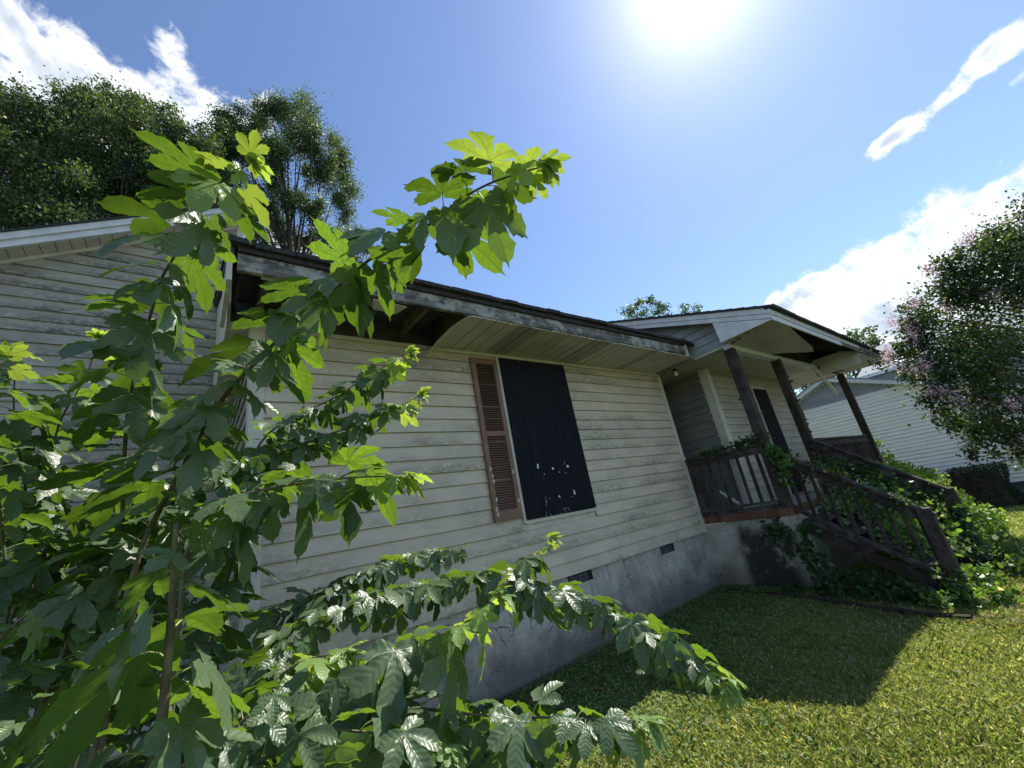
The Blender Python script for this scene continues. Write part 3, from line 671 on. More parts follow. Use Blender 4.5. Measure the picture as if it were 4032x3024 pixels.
rail('railing', (5.885, -.02), (5.885, -1.08), 1.0, .275, 8, M_RAILH)
b = MB(); b.beam((5.905, -.055, .19), (5.905, -.055, 1.0), .085, .085, up=(0, 1, 0), c=.004); b.build('end_post', M_RAIL, house)
b = MB(); b.beam((5.875, -.18, .215), (5.868, -1.07, .225), .03, .05, c=.004); b.build('loose_board', M_RAILH, house)
rail('railing', (7.60, -1.12), (11.0, -1.12), 1.0, .275, 26, M_RAILH)
rail('railing', (11.08, -1.08), (11.08, 1.2), 1.0, .275, 17, M_RAILH)

# ================================================================ porch stairs (top-level)
st = thing('porch_stairs', 'dark wooden porch steps with two sloping handrails smothered in creeper', 'stairs', (6.6, -1.8, -.73)); st['_o'] = (6.6, -1.8, -.73)
def stair_rail(x, y0, z0, y1, z1, n):
    h = bpy.data.objects.new('handrail', None); COL.objects.link(h); h.parent = st; h['_o'] = st['_o']; h.empty_display_size = .05
    q = MB(); q.beam((x, y0, z0), (x+.02, y1-.06, z1-.05), .09, .036, c=.004, jit=.003); q.build('top_rail', M_RAILH, h)
    q = MB(); q.beam((x, y0, z0-.075), (x+.02, y1, z1-.075), .036, .11, c=.004, jit=.002); q.build('upper_rail', M_RAILH, h)
    q = MB(); q.beam((x, y0, .17), (x+.02, y1, -.68), .085, .036, c=.003); q.build('bottom_rail', M_RAILH, h)
    q = MB(); q.beam((x+.02, y1, gz(x, y1)-.05), (x+.02, y1+.01, z1+.02), .115, .115, up=(0, 1, 0), c=.006, jit=.003); q.build('newel_post', M_RAIL, h)
    for i in range(n):
        f = (i+.7)/(n+.3); y = y0+(y1-y0)*f
        q = MB(); q.beam((x+.01+rnd.uniform(-.006, .006), y, .17-.79*f), (x+.01+rnd.uniform(-.008, .008), y+rnd.uniform(-.012, .012), z0+(z1-z0)*f-.05), .033, .033, up=(1, 0, 0), c=.003); q.build('baluster', M_RAIL, h)
stair_rail(5.93, -1.20, .88, -2.36, .00, 10)
stair_rail(7.42, -1.20, 1.0, -2.40, .05, 10)
for i in range(4):
    z = .0-i*.18; y = -1.36-i*.26
    b = MB(); b.beam((6.0, y, z), (7.36, y, z+rnd.uniform(-.01, .01)), .27, .036, c=.004); b.build('tread', M_RAILH, st)
for x in (5.985, 6.68, 7.37):
    b = MB(); b.prism([(x+.03, -1.21, .0), (x+.03, -2.36, -.78), (x+.03, -2.20, -.80), (x+.03, -1.21, -.14)], (.038, 0, 0)); b.build('stringer', M_RAIL, st)

# small things by the porch
b = MB(); b.beam((6.03, -.62, .20), (6.30, -.15, .50), .045, .02, c=.002); o = b.build('plank', M_WTRIM); prop(o, label='short pale plank leaning on the porch floor behind the side railing', category='plank')
b = MB(); N_ = 16; pts = [Vector((5.62, -.20, 0)).lerp(Vector((5.16, -2.47, 0)), i/(N_-1))+Vector((rnd.uniform(-.012, .012), 0, rnd.uniform(-.006, .006))) for i in range(N_)]
for p_ in pts: p_.z += gz(p_.x, p_.y)+.012
b.tube(pts, [.035+.006*math.sin(i*1.7)+(.01 if i > 5 else 0) for i in range(N_)], 7); o = b.build('landscape_timber', M_TIMBER); prop(o, label='rotten brown edging timber lying in the grass before the porch steps', category='timber')
def rock(x, y, z, s, name, mat):
    b = MB(); n = 7; vs = []
    for j in range(5):
        ph = math.pi*j/4
        for i in range(n):
            a = 2*math.pi*i/n; r = s*rnd.uniform(.8, 1.15); vs.append((x+r*math.sin(ph)*math.cos(a), y+r*.8*math.sin(ph)*math.sin(a), z+r*.6*math.cos(ph)))
    fs = [(j*n+i, (j+1)*n+i, (j+1)*n+(i+1) % n, j*n+(i+1) % n) for j in range(4) for i in range(n)]; b.add(vs, fs); return b.build(name, mat)
prop(rock(1.56, -.95, -.70, .085, 'rock', M_ROCK), label='pale rough rock lying in grass under the lowest mulberry branch', category='rock')

# ================================================================ neighbour's house
nb = thing('neighbour_house', 'neat white sided house next door with grey gable, beyond the porch', 'house', (17, .5, -1.15)); nb['_o'] = (17, .5, -1.15)
NXX = 17.0; ntop = lambda y: 3.20-.43*abs(y-.52)
b = MB(); b.prism([(NXX+.02, -4.6, -.70), (NXX+.02, 5.6, -.70), (NXX+.02, 5.6, ntop(5.6)), (NXX+.02, .52, 3.20), (NXX+.02, -4.6, ntop(-4.6))], (8, 0, 0)); nw = b.build('wall', M_WHT, nb); nw['_o'] = nb['_o']
b = MB(); h_ = .1085; k = 0; z = -.69
while z < 3.15:
    yl = .52-(3.2-z-.05)/.43; yr = .52+(3.2-z-.05)/.43; yl = max(yl, -4.6); yr = min(yr, 5.6)
    if z < 2.43 and yr-yl > .1:
        b.add([(NXX-.028, yl, z), (NXX-.028, yr, z), (NXX+.012, yr, z+h_), (NXX+.012, yl, z+h_), (NXX+.02, yl, z), (NXX+.02, yr, z)], [(0, 3, 2, 1), (0, 1, 5, 4)])
    z += h_
b.build('siding', M_WHT, nw, kind='stuff')
b = MB(); z = 2.46
while z < 3.15:
    yl = .52-(3.2-z-.05)/.43; yr = .52+(3.2-z-.05)/.43
    b.add([(NXX-.012, yl, z), (NXX-.012, yr, z), (NXX+.008, yr, z+.06), (NXX+.008, yl, z+.06), (NXX+.015, yl, z), (NXX+.015, yr, z)], [(0, 3, 2, 1), (0, 1, 5, 4)]); z += .06
b.build('gable_louvers', M_GAB, nw, kind='stuff')
for s in (-1, 1):
    ye = .52+s*5.3; b = MB(); b.prism([(NXX-.30, .52, 3.20), (NXX-.30, ye, 3.20-.43*5.3), (NXX-.30, ye, 3.33-.43*5.3), (NXX-.30, .52, 3.33)], (.03, 0, 0)); b.build('rake_board', M_WTRIM, nb)
    b = MB(); b.prism([(NXX-.33, .52, 3.335), (NXX-.33, ye, 3.335-.43*5.3), (NXX-.33, ye, 3.37-.43*5.3), (NXX-.33, .52, 3.37)], (9, 0, 0)); b.build('roof', M_NSH, nb)
    b = MB(); b.prism([(NXX-.27, .52, 3.20), (NXX-.27, ye, 3.20-.43*5.3), (NXX-.27, ye, 3.21-.43*5.3), (NXX-.27, .52, 3.21)], (.28, 0, 0)); b.build('rake_soffit', M_WTRIM, nb)
b = MB(); b.box(NXX+.06, NXX+7.9, -4.5, 5.5, -1.3, -.70); b.build('foundation', M_FOUND2, nb)
b = MB(); b.prism([(19.2, .11, 3.28), (19.2, -6, 3.28), (26, -6, 5.4), (26, .11, 5.4)], (0, 0, .05)); b.box(19.3, 24, -5.9, .05, -1, 3.25); b.build('rear_roof', M_NSH, nb)
b = MB(); b.box(19.15, 19.2, -6.02, .13, 3.22, 3.33); b.build('fascia', M_WTRIM, nb)

# ================================================================ mulberry saplings
def leaf_mesh(name, lobes, sinus, mat, droop, fold, seed, pet=.42, K=9):
    """lobed leaf, blade length 1, petiole along +Y from the origin; every half lobe is a strip from its vein to its margin"""
    r = random.Random(seed); V = []; F = []; UV = []; nb_ = len(lobes)
    def to3(x, y, ac):
        rr = math.hypot(x, y)
        z = fold*abs(ac)*.8 - .22*rr*rr + .014*math.sin(x*17+y*23+seed)
        tw = .25*x*math.sin(seed*1.7)
        y2 = y*math.cos(droop)+(z+tw*.3)*math.sin(droop); z2 = -y*math.sin(droop)+(z+tw*.3)*math.cos(droop)
        curl = -.10*rr*rr
        return (x, y2+pet, z2+curl)
    for i, (ang, L, Wd) in enumerate(lobes):
        a = R(ang); ax = Vector((math.sin(a), math.cos(a))); pr_ = Vector((math.cos(a), -math.sin(a)))
        L *= r.uniform(.92, 1.06); bend = r.uniform(-.10, .10)
        for side in (1, -1):
            S_ang, S_r = sinus[i+(1 if side == 1 else 0)]
            if side == 1 and i+1 < nb_: S_ang = (ang+lobes[i+1][0])/2
            if side == -1 and i > 0: S_ang = (ang+lobes[i-1][0])/2
            S = Vector((math.sin(R(S_ang)), math.cos(R(S_ang))))*S_r
            sa = S.dot(ax); scx = abs(S.dot(pr_)); base = len(V)
            rows = []
            for k in range(K+1):
                s = k/K; aa = L*s; oa = sa+(L-sa)*s**.95
                wv = scx*(1-s)**2.6+.065*(1-s)*min(1, s*6)+Wd*(math.sin(math.pi*min(1, s**1.38))**(1.25 if s < .6 else 2.3))*(1+.12*math.sin(s*15+seed+side))*r.uniform(.92, 1.08)
                if k == K: wv = 0; oa = L
                elif k > 1: oa += (.020 if k % 2 else -.014); wv += (.014 if k % 2 else -.006)
                rows.append((aa, 0)); rows.append(((aa+oa)/2, wv*.5)); rows.append((oa, wv))
            for (p, q) in rows:
                xy = ax*p+pr_*(q*side)+pr_*(bend*(p/L)**2 if L else 0)
                V.append(to3(xy.x, xy.y, q)); UV.append((p+i*.37, q*side))
            for k in range(K):
                for c in range(2):
                    p0 = base+3*k+c; qd = (p0, p0+1, p0+4, p0+3)
                    F.append(qd if side == -1 else qd[::-1])
    nblade = len(F)
    # petiole
    b0 = len(V); n = 4
    for j in range(4):
        y = pet*j/3; rr = .013*(1-.35*j/3)
        for q in range(n):
            V.append((rr*math.cos(2*math.pi*q/n), y, rr*math.sin(2*math.pi*q/n)+.05*math.sin(math.pi*j/3))); UV.append((0, 0))
    for j in range(3):
        for q in range(n): F.append((b0+j*n+q, b0+j*n+(q+1) % n, b0+(j+1)*n+(q+1) % n, b0+(j+1)*n+q))
    me = bpy.data.meshes.new(name); me.from_pydata(V, [], F)
    me.materials.append(mat); me.materials.append(M_PET)
    mi = [0]*nblade+[1]*(len(F)-nblade); me.polygons.foreach_set('material_index', mi)
    me.polygons.foreach_set('use_smooth', [True]*len(F))
    uv = me.uv_layers.new(name='lobe'); buf = []
    for l in me.loops: buf += UV[l.vertex_index]
    uv.data.foreach_set('uv', buf)
    bm = bmesh.new(); bm.from_mesh(me); bmesh.ops.remove_doubles(bm, verts=bm.verts, dist=.004); bm.to_mesh(me); bm.free(); me.update(); return me
def kinds(mat, young=False):
    out = []
    five = lambda w: ([(-100, .54, .132), (-46, .82, .150), (0, 1.05, .155), (47, .84, .150), (101, .54, .132)], [(-164, .12), (-73, .19), (-24, w*1.02), (24, w*1.02), (74, .19), (164, .12)])
    three = ([(-56, .72, .18), (0, 1., .19), (56, .76, .18)], [(-140, .20), (-27, .22), (27, .22), (140, .20)])
    mitten = ([(-54, .70, .18), (0, 1., .22)], [(-165, .22), (-28, .17), (150, .26)])
    heart = ([(0, 1., .40)], [(-150, .34), (150, .34)])
    sets = [five(.20), five(.26), five(.17), five(.23), three, five(.15), mitten, five(.2)] + ([three] if not young else [])
    for i, (lb, sn) in enumerate(sets):
        for dr in ((18, 45, 68) if not young else (5, 35)):
            out.append(leaf_mesh('leaf', lb, sn, mat, R(dr), .16+.16*((i*7+dr) % 3), i*13+dr, pet=.30+.08*(i % 3)))
    return out
LEAVES = kinds(M_LEAF); YOUNGL = kinds(M_YOUNG, True)

STEMS = {
  'A': [(-0.156, -1.671, 0.325), (-0.108, -1.678, 0.722), (-0.021, -1.742, 0.964), (0.024, -1.803, 1.067), (0.077, -1.874, 1.17), (0.155, -1.957, 1.264), (0.246, -2.059, 1.363), (0.313, -2.142, 1.408), (0.375, -2.242, 1.463), (0.479, -2.386, 1.531), (0.536, -2.469, 1.532), (0.59, -2.586, 1.555), (0.63, -2.678, 1.552), (0.668, -2.759, 1.533), (0.697, -2.829, 1.507)],
  'B': [(-0.161, -1.414, 0.344), (-0.174, -1.438, 0.818), (-0.182, -1.509, 1.038), (-0.179, -1.591, 1.209), (-0.16, -1.676, 1.345), (-0.132, -1.784, 1.494), (-0.116, -1.856, 1.552), (-0.073, -1.945, 1.629), (-0.016, -2.059, 1.725), (0.037, -2.147, 1.772), (0.084, -2.223, 1.798)],
  'H1': [(-0.408, -1.123, 0.651), (-0.443, -1.205, 0.956), (-0.462, -1.288, 1.101), (-0.478, -1.38, 1.238), (-0.474, -1.5, 1.422)],
  'H2': [(-0.381, -1.118, 0.645), (-0.415, -1.181, 1.053), (-0.406, -1.225, 1.179), (-0.388, -1.265, 1.274), (-0.356, -1.303, 1.352), (-0.324, -1.351, 1.448), (-0.302, -1.403, 1.533)],
  'H3': [(-0.399, -1.427, 0.66), (-0.44, -1.492, 0.92), (-0.467, -1.591, 1.174), (-0.452, -1.673, 1.317)],
  'F1': [(0.129, -0.996, 0.806), (0.255, -1.107, 1.186), (0.401, -1.201, 1.3), (0.553, -1.301, 1.369), (0.705, -1.428, 1.458), (0.855, -1.57, 1.53)],
  'F2': [(0.123, -1.096, 0.799), (0.284, -1.189, 1.076), (0.466, -1.281, 1.159), (0.656, -1.389, 1.209), (0.806, -1.506, 1.259), (0.881, -1.598, 1.292)],
  'F3': [(0.0, -1.838, 0.695), (0.056, -1.888, 0.809), (0.164, -1.941, 0.842), (0.303, -2.006, 0.846), (0.433, -2.082, 0.836), (0.52, -2.154, 0.815)],
  'C': [(0.139, -1.232, 0.208), (0.251, -1.267, 0.331), (0.472, -1.344, 0.392), (0.745, -1.472, 0.42), (0.98, -1.633, 0.425), (1.106, -1.768, 0.388), (1.233, -1.938, 0.307), (1.336, -2.124, 0.213), (1.397, -2.305, 0.117), (1.404, -2.425, 0.058), (1.386, -2.504, 0.029)],
  'C2': [(0.995, -1.606, 0.422), (1.144, -1.721, 0.409), (1.246, -1.811, 0.454), (1.314, -1.883, 0.518)],
  'D': [(0.255, -1.963, 0.233), (0.316, -1.998, 0.28), (0.424, -2.054, 0.318), (0.533, -2.124, 0.345), (0.616, -2.195, 0.368), (0.662, -2.254, 0.395), (0.696, -2.306, 0.436)],
  'E': [(0.116, -1.952, 0.208), (0.21, -1.982, 0.244), (0.371, -2.049, 0.238), (0.511, -2.139, 0.205), (0.64, -2.249, 0.165), (0.757, -2.372, 0.142), (0.831, -2.479, 0.132), (0.885, -2.578, 0.128)],
  'E2': [(0.089, -2.107, 0.212), (0.203, -2.148, 0.249), (0.287, -2.203, 0.255), (0.392, -2.286, 0.224), (0.469, -2.374, 0.19)],
  'E3': [(0.104, -1.843, 0.224), (0.182, -1.865, 0.303), (0.278, -1.904, 0.356), (0.377, -1.961, 0.356)],
  'G': [(-0.025, -2.48, 0.347), (-0.017, -2.49, 0.404), (-0.012, -2.499, 0.481), (-0.012, -2.512, 0.603), (-0.014, -2.541, 0.716)],
  'G2': [(-0.142, -2.236, 0.321), (-0.127, -2.245, 0.384), (-0.108, -2.253, 0.471), (-0.08, -2.268, 0.543), (-0.063, -2.289, 0.608)],
  'T1': [(-0.298, -1.538, 0.309), (-0.266, -1.539, 0.456), (-0.212, -1.549, 0.643), (-0.11, -1.572, 0.796), (0.013, -1.608, 0.91)],
  'T2': [(-0.453, -1.346, 0.433), (-0.413, -1.364, 0.538), (-0.378, -1.391, 0.718), (-0.302, -1.424, 0.867)],
  'T3': [(0.069, -1.51, 0.345), (0.11, -1.517, 0.539), (0.154, -1.547, 0.757), (0.204, -1.592, 0.893), (0.302, -1.647, 0.979)],
  'T4': [(-0.272, -1.222, 0.349), (-0.239, -1.251, 0.688), (-0.106, -1.307, 0.901), (0.054, -1.374, 1.015), (0.226, -1.445, 1.055)],
  'T5': [(-0.264, -2.329, 0.484), (-0.235, -2.349, 0.561), (-0.208, -2.375, 0.597), (-0.18, -2.403, 0.625)],
  'T6': [(0.031, -1.748, 0.179), (0.096, -1.767, 0.251), (0.19, -1.79, 0.345), (0.293, -1.829, 0.416)],
  'K1': [(-0.429, -1.065, 0.2), (-0.391, -1.068, 0.363), (-0.344, -1.082, 0.516), (-0.316, -1.11, 0.705)],
  'K2': [(-0.204, -1.151, 0.13), (-0.177, -1.151, 0.303), (-0.117, -1.163, 0.459), (-0.093, -1.189, 0.657)],
  'K3': [(0.015, -1.163, 0.043), (0.029, -1.155, 0.233), (0.09, -1.167, 0.4), (0.11, -1.189, 0.613)],
  'K4': [(-0.585, -0.753, 0.524), (-0.533, -0.774, 0.669), (-0.509, -0.819, 0.921), (-0.482, -0.871, 1.076)],
  'K5': [(-0.125, -0.81, 0.309), (-0.069, -0.822, 0.558), (-0.036, -0.858, 0.783), (-0.015, -0.911, 0.98)],
  'K6': [(-0.287, -2.044, 0.357), (-0.26, -2.062, 0.419), (-0.214, -2.085, 0.435), (-0.161, -2.107, 0.464)],
  'K7': [(-0.068, -2.239, 0.288), (0.035, -2.246, 0.318), (0.105, -2.259, 0.352), (0.165, -2.276, 0.381)],
  'K8': [(-0.314, -0.712, 0.439), (-0.311, -0.739, 0.705), (-0.3, -0.787, 0.929), (-0.265, -0.839, 1.079)],
  'V1': [(0.302, -0.814, 0.406), (0.456, -0.86, 0.432), (0.707, -0.941, 0.486), (1.02, -1.079, 0.537), (1.235, -1.216, 0.516)],
}
# name: leaf size, spacing, where leaves begin (fraction of the length), young tip length, stem radius, label
SPEC = {
 'A': (.165, .030, .24, .20, .0085, 'tall mulberry sapling arching across the eave, its pale tip highest against blue sky'),
 'B': (.160, .030, .15, .20, .0075, 'upright mulberry sapling before the left gable, yellow-green tip below the trees'),
 'H1': (.125, .028, .05, .02, .005, 'mulberry sapling near the left edge, leafy top standing clear against the wing siding'),
 'H2': (.12, .030, .05, .12, .005, 'thin mulberry sapling with a bright yellow tip in front of the left wing wall'),
 'H3': (.125, .030, .05, .08, .005, 'leafy mulberry shoot at the left edge, light green top'),
 'F1': (.12, .024, .18, .14, .006, 'mulberry branch with a yellow-green tip reaching up under the missing soffit'),
 'F2': (.12, .024, .15, .18, .006, 'mulberry branch with ragged bright tip against siding, below the soffit branch'),
 'F3': (.165, .030, .10, .12, .007, 'broad-leaved mulberry branch whose large leaves hang beside the corner post'),
 'C': (.122, .021, .10, .12, .007, 'long low mulberry branch bowing over the foundation to the shaded lawn'),
 'C2': (.12, .034, .25, .12, .004, 'short mulberry side shoot rising under the boarded window'),
 'D': (.145, .027, .05, .20, .006, 'mulberry branch with glowing upright tip in front of the foundation'),
 'E': (.12, .023, .03, .12, .006, 'lowest mulberry branch stretching level over the sunlit lawn'),
 'E2': (.125, .026, .03, .1, .006, 'mulberry branch at the very bottom, under the level branch'),
 'E3': (.13, .026, .03, .2, .006, 'short mulberry shoot below the front wall corner'),
 'G': (.130, .030, .08, .0, .011, 'thick stemmed mulberry with the largest dark leaves, closest to the camera'),
 'G2': (.125, .030, .05, .0, .008, 'dark mulberry stem with long drooping leaves left of the closest one'),
}
LBL = ['dark leafy mulberry stem deep in the thicket under the left wing', 'shaded mulberry stem at the left edge of the thicket', 'mulberry stem hiding the front wall corner post', 'mulberry stem rising before the return wall', 'short mulberry shoot poking in at the lower left edge of view', 'mulberry shoot over the bottom of the corner post']
for n_, l_ in zip(('T1', 'T2', 'T3', 'T4', 'T5', 'T6'), LBL): SPEC[n_] = (.135 if n_ != 'T5' else .11, .022, .03, .0, .007, l_)
KL = ['shaded mulberry stem at the far lower left, behind the bright shoot', 'shaded mulberry stem in the middle of the dark thicket', 'shaded mulberry stem low beside the front wall corner post', 'rearmost mulberry stem of the thicket, against the wing siding at far left',
      'rearmost mulberry stem of the thicket, against the wing siding near the return wall', 'dark mulberry stem in the bottom left corner, leaning right', 'dark mulberry stem at the bottom, leaning right under the largest leaves', 'slim mulberry stem between the two upright saplings, low against the wing']
for i_, n_ in enumerate(('K1', 'K2', 'K3', 'K4', 'K5', 'K6', 'K7', 'K8')): SPEC[n_] = (.14, .019, .0, .0, .007, KL[i_])
SPEC['V1'] = (.12, .022, .0, .0, .005, 'dark mulberry branch lying along the bottom siding board behind the bowed one')
def resample(pts, step):
    out = []; acc = 0
    for a, b in zip(pts, pts[1:]):
        L = (b-a).length; t = (b-a)/L if L else b-a; s = step-acc if out else 0
        while s < L: out.append((a+t*s, t)); s += step
        acc = L-(s-step)
    return out
nleaf = 0
for key, P_ in STEMS.items():
    size, sp, f0, yt, rad, label = SPEC[key]; r = random.Random(hash_ := sum(ord(c)*(i+3) for i, c in enumerate(key)))
    pts = [Vector(q) for q in P_]
    # smooth the polyline (Catmull-Rom)
    sm = []
    for i in range(len(pts)-1):
        p0, p1, p2, p3 = pts[max(i-1, 0)], pts[i], pts[i+1], pts[min(i+2, len(pts)-1)]
        for j in range(4):
            t_ = j/4; sm.append(.5*((2*p1)+(-p0+p2)*t_+(2*p0-5*p1+4*p2-p3)*t_*t_+(-p0+3*p1-3*p2+p3)*t_**3))
    sm.append(pts[-1]); base = sm[0]
    root = Vector((base.x-.06, base.y+.10, gz(base.x, base.y)-.03))
    if key == 'C2': root = base.copy()
    full = ([root, root.lerp(base, .5)+Vector((.02, .02, 0))]+sm) if key != 'C2' else sm
    grp = 'shaded mulberry stems in the thicket' if key[0] == 'K' else 'paper mulberry saplings'
    tr = thing('mulberry_sapling', label, 'sapling', tuple(root), grp); tr['_o'] = tuple(root)
    b = MB(); n = len(full); b.tube(full, [rad*(1-.72*i/(n-1)) for i in range(n)], 7); b.build('stem', M_STEM, tr, True)
    nodes = resample(sm, sp); N = len(nodes); tot = N*sp; ang = r.uniform(0, 6.28)
    for i, (p, t) in enumerate(nodes):
        f = i/max(1, N-1)
        if f < f0: continue
        young = (1-f)*tot < yt*.75
        ang += 2.4+r.uniform(-.35, .35)
        a1 = t.cross(Vector((0, 0, 1)));  a1 = a1.normalized() if a1.length > .1 else Vector((1, 0, 0)); a2 = t.cross(a1).normalized()
        out = (a1*math.cos(ang)+a2*math.sin(ang))
        d_ = (out*.9+t*.34+Vector((0, 0, .02))+Vector((r.uniform(-.2, .2), r.uniform(-.2, .2), r.uniform(-.15, .15))))
        d_.z = min(d_.z, .02 if young else .25); d_.normalize()
        up = Vector((.22, .05, 1))+Vector((r.uniform(-.45, .45), r.uniform(-.45, .45), 0))+out*.25
        X = d_.cross(up).normalized(); Z = X.cross(d_).normalized()
        s = size*r.uniform(.60, 1.18)*(1-.55*max(0, 1-(1-f)*tot/.16) if (1-f)*tot < .16 else 1)
        me = r.choice(YOUNGL if young else LEAVES)
        o = bpy.data.objects.new('leaf', me); COL.objects.link(o); o.parent = tr
        m4 = Matrix((X, d_, Z)).transposed().to_4x4(); m4.translation = p-root
        o.matrix_local = m4 @ Matrix.Scale(s, 4); nleaf += 1
    # tuft of young leaves at the tip
    if yt > .05:
        t = nodes[-1][1]
        for q in range(6):
            a = q*1.05+r.random(); a1 = t.cross(Vector((0, 0, 1))).normalized(); a2 = t.cross(a1)
            d_ = (t*1.0+(a1*math.cos(a)+a2*math.sin(a))*r.uniform(.3, .9)).normalized(); X = d_.cross(Vector((.1, .1, 1))).normalized(); Z = X.cross(d_)
            o = bpy.data.objects.new('leaf', r.choice(YOUNGL)); COL.objects.link(o); o.parent = tr
            m4 = Matrix((X, d_, Z)).transposed().to_4x4(); m4.translation = sm[-1]-root; o.matrix_local = m4 @ Matrix.Scale(size*r.uniform(.25, .5), 4)
print('leaves', nleaf)

# ================================================================ small-leaf foliage in bulk (numpy)
def unit(v): return v/np.maximum(np.linalg.norm(v, axis=-1, keepdims=True), 1e-6)
def leaves_np(P, size, up=.3, aspect=.62, shape=4, outv=None):
    """one little blade per point; returns (n, k, 3)"""
    n = len(P); nrm = nr.normal(size=(n, 3)); nrm[:, 2] += up
    if outv is not None: nrm += outv
    nrm = unit(nrm); a = unit(np.cross(nrm, nr.normal(size=(n, 3)))); b = np.cross(nrm, a)
    s = (size*nr.uniform(.6, 1.25, n))[:, None]
    if shape == 4: pat = [(-.5, 0), (0, -.5*aspect), (.5, 0), (0, .5*aspect)]
    else: pat = [(-.5, 0), (-.22, -.5*aspect), (.18, -.42*aspect), (.5, 0), (.18, .42*aspect), (-.22, .5*aspect)]
    return np.stack([P+a*s*x+b*s*y+nrm*s*(.12 if x in (.5, -.5) else 0) for x, y in pat], 1)
def tints(n, c0, c1, rare=None, pr=.0, clump=None):
    f = nr.random((n, 1)) if clump is None else np.clip(clump[:, None]+nr.normal(scale=.2, size=(n, 1)), 0, 1)
    c = np.array(c0)*(1-f)+np.array(c1)*f
    if rare is not None:
        k = nr.random(n) < pr; c[k] = np.array(rare)*nr.uniform(.8, 1.1, (k.sum(), 1))
    return c
